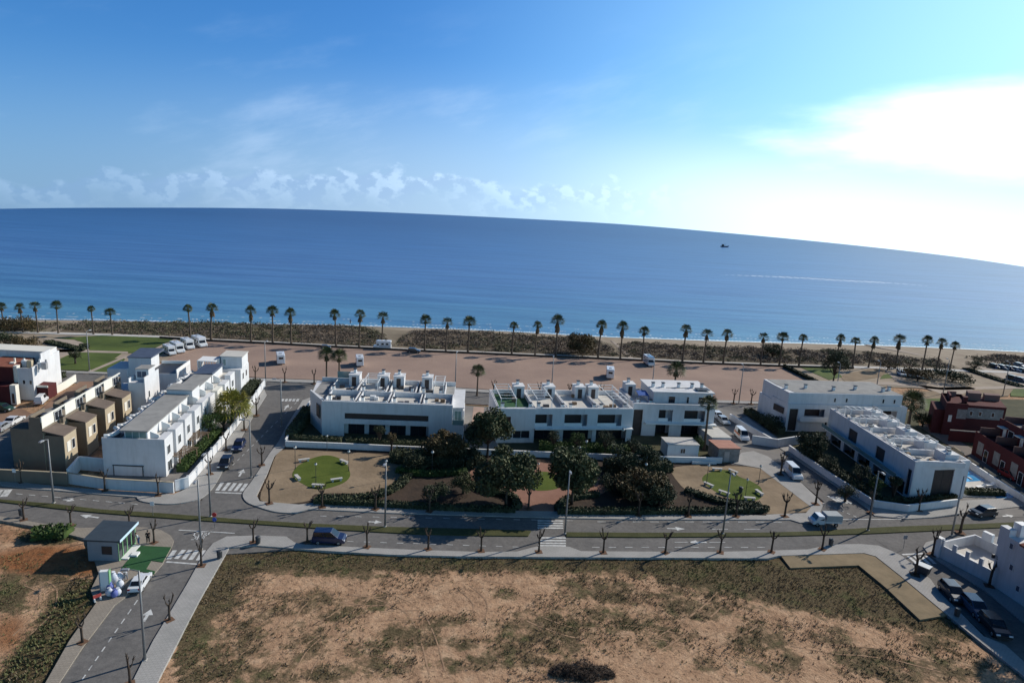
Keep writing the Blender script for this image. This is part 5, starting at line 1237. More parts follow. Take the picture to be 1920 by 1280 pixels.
ctree(712, 796, 838, 24, 'small dark tree in front of the strip window', M_LEAFD, 29, 700, .3)
ctree(1590, 905, 940, 36, 'dark garden shrub tree behind the low wall of the tall end window villa', M_LEAFD, 30, 1200, .15)
ctree(1682, 892, 940, 22, 'upright dark cypress bush at the corner of the tall end window villa', M_LEAFD, 31, 1300, .1)
ctree(1452, 776, 806, 44, 'dark garden tree beside the rear villa block', M_LEAFD, 32, 1500, .2)
ctree(390, 770, 815, 44, 'green garden tree beside the yellowing palm', M_LEAFG, 34, 1500, .3)
ctree(418, 772, 806, 30, 'leafy green garden tree under the yellowing palm', M_LEAFG, 35, 1200, .2)

ctree(1040, 806, 850, 26, 'small garden tree under the left loggia', M_LEAFD, 40, 700, .3)
ctree(1085, 808, 853, 34, 'bushy garden tree under the middle loggia', M_LEAFG, 41, 900, .25)
ctree(1138, 806, 856, 40, 'bushy garden tree under the right loggia', M_LEAFD, 42, 1000, .25)
ctree(1190, 820, 860, 30, 'dark garden bush before the tall brown entrance strip', M_LEAFD, 43, 800, .2)
ctree(1618, 868, 918, 34, 'garden tree under the balcony of the tall end window villa', M_LEAFD, 44, 900, .3)
ctree(1648, 892, 934, 30, 'rounded garden shrub near the end wall of the tall end window villa', M_LEAFG, 45, 800, .15)
ctree(1560, 850, 890, 34, 'garden bush halfway along the balcony side of the tall end window villa', M_LEAFD, 46, 900, .15)
ctree(1148, 886, 922, 50, 'dark low tree right of the red paving', M_LEAFD, 47, 1800, .2)
ctree(780, 840, 882, 60, 'dark tree behind the left sand area', M_LEAFD, 48, 2200, .2)
# clipped hedges and shrub masses: each one is a thing
def hedge(line, h, w, label, lm=M_LEAFD, dens=70, kind='hedge', ls=.16):
    random.seed(len(label) + int(line[0][0]))
    pts = [G(*p) for p in crv(line, 3)]
    b = MB()
    for a, c in zip(pts, pts[1:]):
        d = c - a; L = d.length; d /= L; n = V((-d.y, d.x, 0))
        b.add([tuple(q) for q in (a - n * w * .4, c - n * w * .4, c + n * w * .4, a + n * w * .4, a - n * w * .36 + V((0, 0, h * .85)), c - n * w * .36 + V((0, 0, h * .85)), c + n * w * .36 + V((0, 0, h * .85)), a + n * w * .36 + V((0, 0, h * .85)))],
              [(4, 5, 6, 7), (0, 1, 5, 4), (2, 3, 7, 6), (1, 2, 6, 5), (3, 0, 4, 7)])
        for _ in range(int(L * dens * (w + 2 * h) / 3)):
            s = random.uniform(-w / 2 - h, w / 2 + h); t = random.random() * L
            if abs(s) > w / 2: q = a + d * t + n * math.copysign(w / 2 * random.uniform(.85, 1.05), s) + V((0, 0, h - (abs(s) - w / 2)))
            else: q = a + d * t + n * s + V((0, 0, h * random.uniform(.9, 1.05)))
            q.z = max(.12, q.z)
            b.leaf(q, ls * random.uniform(.7, 1.5))
    o = b.build(kind, lm); tag(o, label, 'hedge'); return o
hedge([(595, 938), (650, 938), (706, 932), (745, 915), (766, 893)], .8, 1.6, 'dark clipped hedge curling round the left sand area')
hedge([(590, 943), (640, 946), (700, 948), (780, 953), (860, 957), (966, 960)], .9, 1.1, 'long dark hedge beside the pavement left of the red paving')
hedge([(885, 910), (915, 924), (945, 929), (966, 940), (970, 955)], .8, 1.3, 'dark hedge bordering the red paving on its left')
hedge([(745, 884), (790, 892), (845, 890), (875, 888)], .9, 1.6, 'green topped hedge running to the red paving', M_LEAFG)
hedge([(735, 862), (800, 870), (870, 874), (905, 870)], 1.9, 3.6, 'deep dark hedge along the foot of the garden wall')
hedge([(1046, 956), (1060, 942), (1085, 934), (1122, 930)], .8, 1.3, 'dark hedge bordering the red paving on its right')
hedge([(1045, 962), (1150, 963), (1300, 962), (1420, 960), (1434, 955)], .9, 1.3, 'long dark hedge beside the pavement right of the red paving')
hedge([(1285, 922), (1340, 940), (1390, 949), (1428, 952)], .8, 1.5, 'dark hedge curling round the right sand area')
hedge([(1130, 880), (1190, 884), (1255, 880)], 1.7, 3.0, 'dark hedge behind the spreading brownish tree')
hedge([(545, 828), (565, 800), (578, 778)], 2.2, 2.0, 'tall dark cypress hedge beside the street end of the strip window villa')
hedge([(548, 832), (580, 834), (640, 837)], 1.7, 1.2, 'dark hedge behind the low wall at the street corner')
hedge([(650, 835), (760, 840), (880, 845)], 1.5, 1.6, 'low dark hedge below the strip window villa')
hedge([(1010, 848), (1100, 852), (1220, 856)], 2.0, 2.4, 'ragged garden hedge before the loggia villa', M_LEAFG)
hedge([(1508, 852), (1568, 898), (1640, 940)], 1.9, 2.6, 'ragged hedge behind the low street wall of the tall end window villa')
hedge([(1640, 942), (1700, 946), (1790, 938)], 1.2, 1.0, 'dark hedge behind the low avenue wall of the tall end window villa')
hedge([(1808, 926), (1880, 928)], 1.0, 1.4, 'dark clipped hedge before the swimming pool')
hedge([(1400, 775), (1440, 800), (1465, 815)], 1.5, 2.0, 'dark garden hedge beside the rear villa block')
hedge([(95, 714), (118, 706)], 1.4, 2.0, 'dark hedge beside the white house at the left edge')
hedge([(340, 885), (372, 850), (410, 812)], 1.2, 1.6, 'ragged garden hedge behind the white street wall', M_LEAFG)
hedge([(462, 742), (480, 722)], 1.6, 2.4, 'dark garden hedge at the far end of the white street wall')
hedge([(1470, 689), (1520, 714), (1590, 748)], 1.1, 1.0, 'dark diagonal hedge along the end of the gravel lot')
hedge([(1810, 692), (1850, 706), (1915, 726)], .6, 2.4, 'dark green wedge of clipped hedge beside the seafront car park')
hedge([(90, 642), (150, 656), (158, 648)], .7, 2.4, 'dark shrub bed inside the curve of the seafront path', M_LEAFD)
hedge([(60, 1008), (95, 1002), (130, 1003)], 1.0, 2.6, 'bright green bush on the red waste ground', M_LEAFG, 45, 'bush', .2)
hedge([(1288, 848), (1300, 850), (1310, 852)], 1.0, 1.2, 'yellow green shrub before the small white garden house', M_LEAFG, 60, 'shrub')

# dry brush heap in the waste ground
random.seed(5)
b = MB(); c0 = G(1092, 1258)
HEAPS = [(-1.9, .1, 1.15, .75), (-.9, -.3, 1.25, 1.05), (.1, .35, 1.3, 1.2), (1.0, -.1, 1.2, .85), (1.9, .2, 1.0, .55), (-2.5, -.3, .7, .4), (2.6, -.2, .6, .3), (.3, -.6, 1.0, .6)]
for i in range(3600):
    hx, hy, hr, hh = random.choice(HEAPS); a = random.random() * 2 * PI; q = random.random() ** .5 * 1.15
    x, y = hx + math.cos(a) * q * hr, hy + math.sin(a) * q * hr * .7; z = max(.0, (1 - q * q)) * hh * random.random() ** .5
    d = V((random.gauss(0, 1), random.gauss(0, 1), random.gauss(.25, .6))).normalized() * random.uniform(.2, .75); w = d.cross(V((0, 0, 1))).normalized() * .022
    p = V((x, y, z + .02)); b.add([p - w, p + w, p + d], [(0, 1, 2)])
    if i % 2: b.leaf((x, y, z + .05), random.uniform(.06, .15))
o = b.build('brush_heap', mat('dead brush', (0.15, 0.11, 0.085), 0.95, c2=(0.06, 0.048, 0.04), scale=0.8)); o.location = (c0.x, c0.y, -.1); tag(o, 'low heap of dark dead brushwood in the middle of the waste ground', 'brush heap')

# scrub on the dunes and weeds on the waste ground: nobody could count them
random.seed(6)
sbm, sgm = MB(), MB()
for poly in DSEG:
    w_ = wpoly(poly); x0, x1 = max(-190, min(p[0] for p in w_)), min(260, max(p[0] for p in w_)); y0, y1 = min(p[1] for p in w_), max(p[1] for p in w_)
    for _ in range(int((x1 - x0) * (y1 - y0) * .30)):
        x, y = random.uniform(x0, x1), random.uniform(y0, y1)
        if not inside((x, y), w_): continue
        px, py = PX((x, y, 0))
        k = n2((x, y), .05, 2.0) + random.uniform(-.3, .3)
        r = random.uniform(.8, 2.1); hh = r * random.uniform(.4, .75)
        tgt = sgm if k > .1 or (px < 560 and random.random() < .55) else sbm
        for _i in range(int(16 + 18 * r)):
            a = random.random() * 6.283; q = random.random() ** .5
            tgt.leaf((x + math.cos(a) * q * r, y + math.sin(a) * q * r, .1 + hh * (1 - q * q) * random.uniform(.3, 1)), random.uniform(.12, .27))
tag(sbm.build('dune_scrub', M_SCRUB), 'brown dry scrub covering the low dunes behind the beach', 'scrub', None, 'stuff')
tag(sgm.build('dune_scrub', M_SCRUBG), 'greener scrub scattered over the low dunes', 'scrub', None, 'stuff')
gw, gd = MB(), MB()
LOTP = [(405, 1062), (425, 1028), (480, 1024), (730, 1041), (1440, 1048), (1480, 1066), (1610, 1061), (1725, 1163), (1778, 1157), (1960, 1300), (290, 1300)]
LOTL = [(-10, 984), (75, 992), (150, 1000), (160, 1060), (180, 1085), (165, 1110), (170, 1135), (125, 1200), (75, 1290), (-10, 1290)]
for P_ in (LOTP, LOTL):
    w_ = wpoly(P_); x0, x1 = min(p[0] for p in w_), max(p[0] for p in w_); y0, y1 = min(p[1] for p in w_), max(p[1] for p in w_)
    for _ in range(32000 if P_ is LOTP else 8000):
        x, y = random.uniform(x0, x1), random.uniform(y0, y1)
        px, py = PX((x, y, -.1))
        if not inside((px, py), P_): continue
        v = veg(px, py); k = v + .9 * n2((x, y), .35, 1.3) + .5 * n2((x, y), 1.1, 5) + random.uniform(-.25, .25)
        if k < .42: continue
        tgt = gw if (n2((x, y), .12, 9) + (.5 if P_ is LOTL else 0) > random.uniform(-.1, .5)) else gd
        s = random.uniform(.045, .11) * (1.7 if P_ is LOTL and v > .9 else 1)
        for _i in range(4):
            a = random.random() * 6.283; d = V((math.cos(a), math.sin(a), 0)); w = V((-d.y, d.x, 0)) * s * .5
            p = V((x, y, -.14)) + d * random.uniform(0, .15)
            tgt.add([p - w, p + w, p + d * s * .9 + V((0, 0, s * random.uniform(1.0, 2.2)))], [(0, 1, 2)])
tag(gw.build('weeds', leaf_mat('weeds green', (0.145, 0.15, 0.06), (0.095, 0.10, 0.042), .5)), 'green weeds growing over the waste ground', 'weeds', None, 'stuff')
tag(gd.build('weeds', leaf_mat('weeds dry', (0.21, 0.155, 0.095), (0.13, 0.10, 0.065), .5)), 'dry brown weeds growing over the waste ground', 'weeds', None, 'stuff')

# bare pollarded street trees
def pollard(seed):
    rn = random.Random(seed)
    t = MB(); hh = rn.uniform(1.7, 2.0)
    t.tube([(0, 0, -.05), (.02, 0, hh * .5), (0, .02, hh), (0, .02, hh + .1)], [.16, .12, .125, .16], 7)
    c = MB()
    nb = rn.choice([3, 4, 4, 5])
    for k in range(nb):
        a = 6.283 * k / nb + rn.uniform(-.4, .4); sp = rn.uniform(.25, .62); up = rn.uniform(.65, 1.25)
        e = V((math.cos(a) * sp, math.sin(a) * sp, hh + up))
        m_ = V((math.cos(a) * sp * .6, math.sin(a) * sp * .6, hh + up * .35))
        c.tube([(0, .02, hh + .02), tuple(m_), tuple(e)], [.105, .08, .09], 6)
        c.ball(tuple(e), .12, 6, 4)
        for j in range(rn.choice([2, 3, 5])):
            d = V((rn.gauss(0, .35) + math.cos(a) * .3, rn.gauss(0, .35) + math.sin(a) * .3, 1)).normalized() * rn.uniform(.2, .55)
            c.tube([tuple(e), tuple(e + d)], [.032, .012], 4, False)
    return [('trunk', t.mesh('trunk', M_BARKD, True)), ('branches', c.mesh('branches', M_BARKD))]
PO = [pollard(s) for s in range(6)]
M_PIT = mat('tree pit soil', (0.17, 0.10, 0.065), 0.95, var=0.2, scale=3)
pit = MB().box(-.45, .45, -.45, .45, 0, .02).mesh('tree_pit', M_PIT)
GP = 'bare pollarded street trees'
SETS = [
 ('along the near pavement of the avenue', 32, [(475, 1018), (576, 1018), (688, 1027), (803, 1031), (902, 1034.5), (1010, 1036), (1131, 1037.5), (1247, 1037.5), (1350, 1037), (1446, 1036), (1541, 1031)]),
 ('on the pavement beside the park', 32, [(505, 945), (604, 952), (704, 956), (805, 960), (991, 955), (1197, 967), (1290, 969), (1380, 969), (1471, 969), (1529, 946)]),
 ('on the far left pavement of the avenue', 28, [(41, 905), (197, 921), (297, 930)]),
 ('by the red waste ground', 30, [(45, 976), (133, 986), (243, 990), (289, 1019)]),
 ('along the lane with the parked white car', 36, [(378, 1062), (318, 1164), (244, 1284), (155, 1206)]),
 ('by the white wall of the left street', 28, [(394, 890), (424, 845), (458, 807), (481, 780), (491, 873)]),
 ('at the corner of the walled white house', 40, [(1748, 1041), (1715, 1079), (1854, 1100), (1800, 1000)]),
 ('on the right hand side street', 30, [(1463, 891), (1722, 958), (1632, 962)]),
 ('beside the gravel lot behind the villas', 22, [(479, 714), (534, 717), (589, 720), (925, 741), (1011, 745), (1067, 747), (1127, 748), (1375, 757), (1408, 758), (1434, 759)]),
]
q = 0
for where, hp_, lst in SETS:
    for k, (x, y) in enumerate(lst):
        g = G(x, y); hh = hgt(x, y, y - hp_); q += 1
        hh = max(2.6, min(3.9, hh * 1.12))
        t = put('street_tree', PO[(q * 5 + k) % 6], (g.x, g.y, .13), '%s bare tree from the left %s' % (ORD[k], where), 'tree', GP, random.random() * 6, hh / 2.75)
        inst('tree_pit', pit, t).location = (0, 0, .03)
# ------------------------------------------------------------------ street furniture
M_POLE = mat('galvanised steel', (0.23, 0.235, 0.24), 0.5, metal=0.3)
M_POLED = mat('dark pole paint', (0.05, 0.055, 0.06), 0.5)
M_LAMPG = mat('lamp globe', (0.75, 0.75, 0.72), 0.35)
M_CONC = mat('pale concrete', (0.52, 0.50, 0.47), 0.85, var=0.1, scale=2)
def lamp_meshes(h):
    p = MB().tube([(0, 0, 0), (0, 0, h * .5), (0, 0, h)], [.15, .12, .085], 8)
    ba = MB().box(-.2, .2, -.2, .2, 0, .06).tube([(0, 0, .06), (0, 0, .5)], [.15, .14], 8)
    ar = MB().tube([(0, 0, h - .05), (0, -.5, h + .12), (0, -.9, h + .15)], [.05, .045, .045], 6)
    hd = MB().box(-.17, .17, -1.65, -.85, h + .06, h + .2).box(-.13, .13, -1.5, -.9, h + .2, h + .26)
    return [('pole', p.mesh('pole', M_POLE, True)), ('base', ba.mesh('base', M_CONC)), ('arm', ar.mesh('arm', M_POLE)), ('lamp_head', hd.mesh('lamp_head', M_GREYM))]
LM = lamp_meshes(10.0)
LAMPS = [(101, 943.5, 'tall lamp post on the left verge before the tan terraced row', 0), (395, 969, 'tall lamp post on the verge at the mouth of the left street', 0), (377, 1031, 'tall lamp post at the zebra crossing of the lane', .2),
         (722, 988, 'tall lamp post on the verge above the dark blue van', 0), (1059, 1001, 'tall lamp post on the verge at the zebra crossing to the park', 0), (1355, 1001, 'tall lamp post on the verge before the right sand area', 0),
         (1627, 995, 'tall lamp post on the verge right of the white pickup truck', 0), (1784, 1004, 'tall lamp post beside the walled terrace on the avenue', 0), (272, 1239, 'tall lamp post beside the white arrow of the lane', -1.4),
         (1932, 1205, 'tall lamp post just outside the right edge beside the three parked cars', -2), (471, 895, 'tall lamp post at the zebra crossing of the left street', -1.4), (528, 800, 'tall lamp post halfway up the left street', -1.4)]
for x, y, l, a in LAMPS:
    g = G(x, y); put('lamp_post', LM, (g.x, g.y, .13), l, 'lamp post', 'tall grey street lamps', a, .96)
for k, (x, y) in enumerate([(168, 695), (498, 716), (853, 736), (1033, 744), (1220, 751), (1385, 757), (1565, 750), (1640, 745), (1768, 738), (1880, 742)]):
    g = G(x, y); put('lamp_post', LM, (g.x, g.y, .1), '%s thin lamp post from the left on the seafront road' % ORD[k], 'lamp post', 'tall grey street lamps', 3.1, .98)
gl = [('pole', MB().tube([(0, 0, 0), (0, 0, .6), (0, 0, 3.4)], [.09, .05, .04], 7).mesh('pole', M_POLED)), ('globe', MB().ball((0, 0, 3.62), .24, 10, 6).mesh('globe', M_LAMPG, True)), ('cap', MB().tube([(0, 0, 3.8), (0, 0, 3.9)], [.2, .06], 8).mesh('cap', M_POLED))]
for x, yt, yb, l in ((553, 836, 880, 'left of the left lawn'), (654, 844, 884, 'right of the left lawn'), (592, 868, 906, 'standing in the left lawn'), (724, 862, 902, 'at the edge of the left sand area'), (613, 816, 846, 'behind the corner wall'),
                     (811, 845, 888, 'beside the rusty leaved tree'), (1010, 868, 900, 'behind the middle lawn'), (1100, 825, 866, 'before the loggia villa'), (1087, 837, 878, 'behind the right evergreen'), (1212, 868, 910, 'under the spreading brownish tree'),
                     (1427, 872, 908, 'right of the right lawn'), (1329, 870, 910, 'left of the right lawn'), (1402, 897, 934, 'standing in the right lawn'), (1169, 803, 846, 'beside the tall brown entrance strip')):
    p, h = stand(x, yt, yb); put('park_lamp', gl, (p.x, p.y, .1), 'dark park lamp with white globe ' + l, 'park lamp', 'park globe lamps', 0, min(1.25, max(.8, h / 3.9)))
def bench_meshes():
    s = MB(); s.box(-.95, .95, -.28, .28, .38, .48)
    l1 = MB().box(-.8, -.5, -.22, .22, 0, .378); l2 = MB().box(.5, .8, -.22, .22, 0, .378)
    return [('seat', s.mesh('seat', M_CONC)), ('leg', l1.mesh('leg', M_CONC)), ('leg', l2.mesh('leg', M_CONC))]
BE = bench_meshes()
for x, y, a, l in ((558, 899, .9, 'lower left rim of the left lawn'), (570, 866, -.5, 'upper left rim of the left lawn'), (645, 869, .6, 'upper right rim of the left lawn'), (631, 903, -.5, 'lower right rim of the left lawn'), (596, 914, 0, 'bottom rim of the left lawn'),
                   (1374, 887, .9, 'top rim of the right lawn'), (1357, 927, .7, 'bottom left rim of the right lawn'), (1328, 912, .9, 'left rim of the right lawn'), (1423, 927, 1.3, 'right rim of the right lawn'), (1405, 938, 0, 'bottom rim of the right lawn'), (1344, 883, 0, 'upper left rim of the right lawn')):
    g = G(x, y); put('bench', BE, (g.x, g.y, .13), 'low pale concrete bench on the ' + l, 'bench', 'park benches', -a)
# litter bins and waste containers
bin_ = [('bin', MB().tube([(0, 0, .15), (0, 0, .9)], [.26, .3], 10).tube([(0, 0, .0), (0, 0, .15)], [.06, .06], 6).mesh('bin', M_POLED)), ('lid', MB().tube([(0, 0, .9), (0, 0, 1.0)], [.32, .2], 10).mesh('lid', M_POLED))]
for x, y, l in ((484, 1021, 'on the near pavement left of the dark blue van'), (1793, 1157, 'beside the pavement by the three parked cars'), (1557, 1024, 'on the near pavement at the right corner'), (41, 969, 'at the kerb of the red waste ground'), (412, 1048, 'on the pavement corner by the lane'), (1388, 925, 'on the right lawn')):
    g = G(x, y); put('litter_bin', bin_, (g.x, g.y, .1), 'dark litter bin ' + l, 'litter bin', 'dark litter bins', 0, 1.15)
g = G(1728, 1076)
t = thing('waste_container', (g.x, g.y, .1), 'dark waste container under the bare tree by the zebra crossing', 'container', None, -.9)
bq = MB(); bq.add([(-.75, -.5, .2), (.75, -.5, .2), (.75, .5, .2), (-.75, .5, .2), (-.9, -.6, 1.2), (.9, -.6, 1.2), (.9, .6, 1.2), (-.9, .6, 1.2)], [(3, 2, 1, 0), (4, 5, 6, 7), (0, 1, 5, 4), (1, 2, 6, 5), (2, 3, 7, 6), (3, 0, 4, 7)]); bq.build('body', mat('container plastic', (0.05, 0.06, 0.075), .6), t)
MB().box(-.92, .92, -.62, .62, 1.21, 1.3).build('lid', M_GREYM, t)
for sx in (-.6, .6): MB().tube([(sx, -.4, .1), (sx, .4, .1)], [.1, .1], 8).build('wheel', M_DARKM, t)
# traffic sign at the island, blue plate under a red one
g = G(403, 989)
t = thing('road_sign', (g.x, g.y, .02), 'round red road sign above a blue one on the avenue by the lane mouth', 'sign')
MB().tube([(0, 0, 0), (0, 0, 2.2)], [.035, .035], 6).build('pole', M_POLE, t)
MB().tube([(0, -.05, 1.95), (0, -.08, 1.95)], [.32, .32], 14).build('sign_plate', mat('sign red', (0.55, 0.03, 0.03), .5), t)
MB().tube([(0, -.05, 1.25), (0, -.08, 1.25)], [.3, .3], 14).build('sign_plate', mat('sign blue', (0.03, 0.09, 0.45), .5), t)
for x, y, l in ((1693, 1030, 'small grey sign at the right corner zebra crossing'), (287, 968, 'white back of a small sign on the left verge'), (29, 905, 'small pale sign on the far left pavement')):
    g = G(x, y); t = thing('road_sign', (g.x, g.y, .1), l, 'sign'); MB().tube([(0, 0, 0), (0, 0, 2.2)], [.03, .03], 6).build('pole', M_POLE, t)
    MB().box(-.28, .28, -.06, -.036, 1.6, 2.2).build('sign_plate', M_GREYM if x > 1000 else M_WALLW2, t)

# ------------------------------------------------------------------ walls and small buildings
def gwall(line, h, label, m=None, t=.22, cap=None, posts=0, cat='wall', kind='garden_wall'):
    pts = [G(*p) for p in line]; o_ = pts[0]
    th = thing(kind, (o_.x, o_.y, 0), label, cat)
    b = MB(); c = MB(); pb = MB()
    for k, (a, e) in enumerate(zip(pts, pts[1:])):
        f = Fr(tuple(a), tuple(e)); s = .003 * (k % 2)
        for M_, x0, x1, y0, y1, z0, z1 in [(b, -t / 2 if k == 0 else t / 2, f.L + t / 2, -t / 2 - s, t / 2 + s, 0, h), (c, -t / 2, f.L + t / 2, -t / 2 - .05 - s, t / 2 + .05 + s, h + .002, h + .07 + s)]:
            q = MB().box(x0, x1, y0, y1, z0, z1); M_.add([tuple(f.w(*p) - th.location) for p in q.v], q.f if f.u.cross(f.n).z > 0 else [tuple(reversed(z)) for z in q.f])
        if posts:
            n = max(1, int(f.L / posts))
            for j in range(n + 1):
                x = f.L * j / n; q = MB().box(x - .18, x + .18, -.19, .19, 0, h + .35); pb.add([tuple(f.w(*p) - th.location) for p in q.v], q.f)
    b.build('wall', m or M_WALLW, th); c.build('coping', cap or m or M_WALLW2, th)
    if posts: pb.build('pillars', m or M_WALLW, th)
    return th
gwall([(353, 912), (380, 880), (430, 818), (465, 772), (496, 724)], 1.5, 'long white garden wall with pillars beside the left street', posts=4.0)
gwall([(129, 906), (200, 917), (325, 924)], 1.75, 'low white corner wall with a tan strip on the avenue', cap=M_TAN)
gwall([(330, 920), (352, 914)], 1.7, 'short white wall end at the corner of the left street')
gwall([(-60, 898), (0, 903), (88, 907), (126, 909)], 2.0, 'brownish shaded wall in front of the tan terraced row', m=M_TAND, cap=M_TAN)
gwall([(537, 838), (640, 842), (734, 846.5), (850, 851), (950, 855), (1062, 859.5)], 1.15, 'low white park wall below the strip window and loggia villas')
gwall([(1062, 859.5), (1150, 863), (1250, 867), (1352, 869)], 1.15, 'low white park wall below the penthouse villa')
gwall([(536, 836), (556, 800), (582, 762)], 1.3, 'low white wall climbing the street beside the strip window villa')
gwall([(1479, 846), (1560, 902), (1636, 951), (1700, 960), (1792, 949)], 1.25, 'low white corner wall round the tall end window villa')
gwall([(1368, 786), (1410, 812), (1455, 838)], 1.3, 'low white wall beside the rear villa block on the side street')
gwall([(1410, 832), (1456, 839), (1500, 832)], 1.8, 'white entrance wall of the rear villa block')
gwall([(1810, 872), (1860, 905), (1925, 946)], 1.2, 'low white wall between the swimming pool and the pale lane')
gwall([(92, 745), (125, 727), (142, 715)], 1.6, 'cream garden wall running back from the white left edge house', m=M_CREAM)
gwall([(1298, 870), (1342, 870.5)], .55, 'short sunlit white bench wall above the right lawn')
gwall([(129, 905), (150, 880), (196, 884)], 2.2, 'white side wall sloping down from the white terraced row')
gwall([(x, y + 5.2) for x, y in PROM_N if 300 <= x <= 1600], .55, 'low dark kerb wall between the promenade and the gravel lot', m=M_BARKD)
fr = Fr((1345, 866), (1389, 868)); fr.n = V((-.16, .987, 0)); fr.u = V((.99, .1, 0))
th = thing('utility_cabin', fr.o, 'small grey utility cabin with flat pink brick roof edge', 'cabin')
part('wall', MB().box(0, 4.2, 0, 4.2, 0, 2.7), fr, th, M_STONE)
part('roof', MB().box(-.15, 4.35, -.15, 4.35, 2.7, 2.9), fr, th, mat('pink roof', (0.46, 0.24, 0.18), .85, var=.15, scale=1))
part('door', MB().box(1.2, 2.2, -.03, -.002, .1, 2.1), fr, th, M_GREYM)
fr = Fr((1250, 858), (1306, 858)); fr.n = V((-.1, .99, 0)); fr.u = V((.99, .1, 0))
th = thing('garden_house', fr.o, 'small flat roofed white garden house before the penthouse villa', 'garden house')
part('wall', MB().box(0, 6.2, 0, 4, 0, 2.6), fr, th, M_WALLW)
part('roof', MB().box(-.1, 6.3, -.1, 4.1, 2.6, 2.75), fr, th, M_CONC)
window(th, fr, 2.6, 3.5, 1.0, 1.9, -.01, bars=1)
fr = Fr((1333, 840), (1366, 842)); fr.n = V((-.16, .987, 0)); fr.u = V((.99, .1, 0))
th = thing('garden_house', fr.o, 'small white shed behind the utility cabin at the side street', 'garden house')
part('wall', MB().box(0, 4.0, 0, 6, 0, 2.2), fr, th, M_WALLW)
part('roof', MB().box(-.1, 4.1, -.1, 6.1, 2.2, 2.35), fr, th, M_DECKL)
window(th, fr, 1.0, 2.2, .8, 1.8, -.01, bars=1)
# timber pergolas in the front gardens of the white terraced row
for k, (x, y, l) in enumerate([(338, 880, 'nearest the avenue'), (362, 848, 'halfway along the row'), (398, 806, 'beside the green garden tree')]):
    g = G(x, y); th = thing('garden_pergola', (g.x, g.y, 0), 'brown timber garden pergola ' + l, 'pergola', None, -.17 + PI / 2)
    for sx in (0, 4.2):
        for sy in (0, 2.6): MB().box(sx - .07, sx + .07, sy - .07, sy + .07, 0, 2.2).build('post', M_WOOD, th)
    b = MB()
    for j in range(9): b.box(-.2 + j * .55, -.02 + j * .55, -.3, 2.9, 2.2, 2.3)
    b.build('slats', M_WOOD, th)
    MB().box(-.1, 4.3, 2.7, 2.76, 0, 1.6).build('screen', M_WOOD, th)
g = G(250, 886); th = thing('garden_pergola', (g.x, g.y, 0), 'dark metal pergola frame against the blank shaded end wall', 'pergola', None, .02)
for sx in (-2.3, 2.3):
    for sy in (-1.3, .0): MB().tube([(sx, sy, 0), (sx, sy, 1.7)], [.07, .07], 6).build('post', M_DARKM, th)
MB().box(-2.4, 2.4, -1.4, -1.26, 1.7, 1.84).box(-2.4, 2.4, -.07, .07, 1.7, 1.84).box(-2.4, -2.26, -1.26, -.07, 1.7, 1.84).box(2.26, 2.4, -1.26, -.07, 1.7, 1.84).build('top_frame', M_DARKM, th)
MB().box(-.6, .7, -.9, -.2, 0, .8).build('covered_seat', M_DARKM, th)
# pool and its sunlit deck
sheet('pool_deck', [[(1806, 880), (1826, 870), (1900, 915), (1898, 935), (1806, 930)]], .06, M_DECKL)
sheet('pool_water', [[(1806, 886), (1818, 882), (1848, 900), (1806, 903)], [(1866, 930), (1888, 922), (1902, 926), (1896, 937), (1872, 935)]], .09, M_POOL)
for k, (x, y, l) in enumerate([(1815, 922, 'nearest the villa'), (1838, 915, 'in the middle of the deck'), (1855, 912, 'by the hedge end')]):
    g = G(x, y); th = thing('sun_lounger', (g.x, g.y, .1), 'pale sun lounger on the pool deck ' + l, 'sun lounger', 'pool loungers', .3)
    MB().box(-.95, .4, -.3, .3, .25, .35).build('seat', M_WALLW2, th); q = MB(); q.add([(.4, -.3, .3), (.4, .3, .3), (1.0, .3, .75), (1.0, -.3, .75)], [(0, 1, 2, 3)]).box(.36, .4, -.3, .3, .25, .34); q.build('backrest', M_WALLW2, th)
    for sx in (-.8, .3): MB().box(sx, sx + .08, -.28, .28, 0, .25).build('leg', M_GREYM, th)

# ------------------------------------------------------------------ vehicles
M_TYRE = mat('tyre', (0.02, 0.02, 0.02), .85)
M_RIM = mat('rim', (0.35, 0.35, 0.36), .35, metal=.6)
M_LIGHT = mat('headlamp', (0.75, 0.78, 0.8), .15)
M_TAIL = mat('tail lamp', (0.35, 0.02, 0.02), .3)
M_CGL = mat('car glass', (0.015, 0.018, 0.022), .05, spec=.8)
def paint(name, c): 
    m = mat(name, c, .32); m.node_tree.nodes['Principled BSDF'].inputs['Coat Weight'].default_value = .4; m.node_tree.nodes['Principled BSDF'].inputs['Coat Roughness'].default_value = .06; return m
P_WHITE = paint('white car paint', (.72, .73, .74)); P_NAVY = paint('navy car paint', (.012, .02, .065)); P_DARK = paint('dark grey car paint', (.03, .034, .042)); P_BLACK = paint('black car paint', (.014, .015, .02))
P_BLUE = paint('blue grey car paint', (.05, .085, .15)); P_RED = paint('red car paint', (.32, .03, .025)); P_SILV = paint('silver car paint', (.36, .38, .40)); P_GREEN = paint('green car paint', (.02, .06, .045)); P_ORANGE = paint('orange stripe paint', (.6, .16, .04))
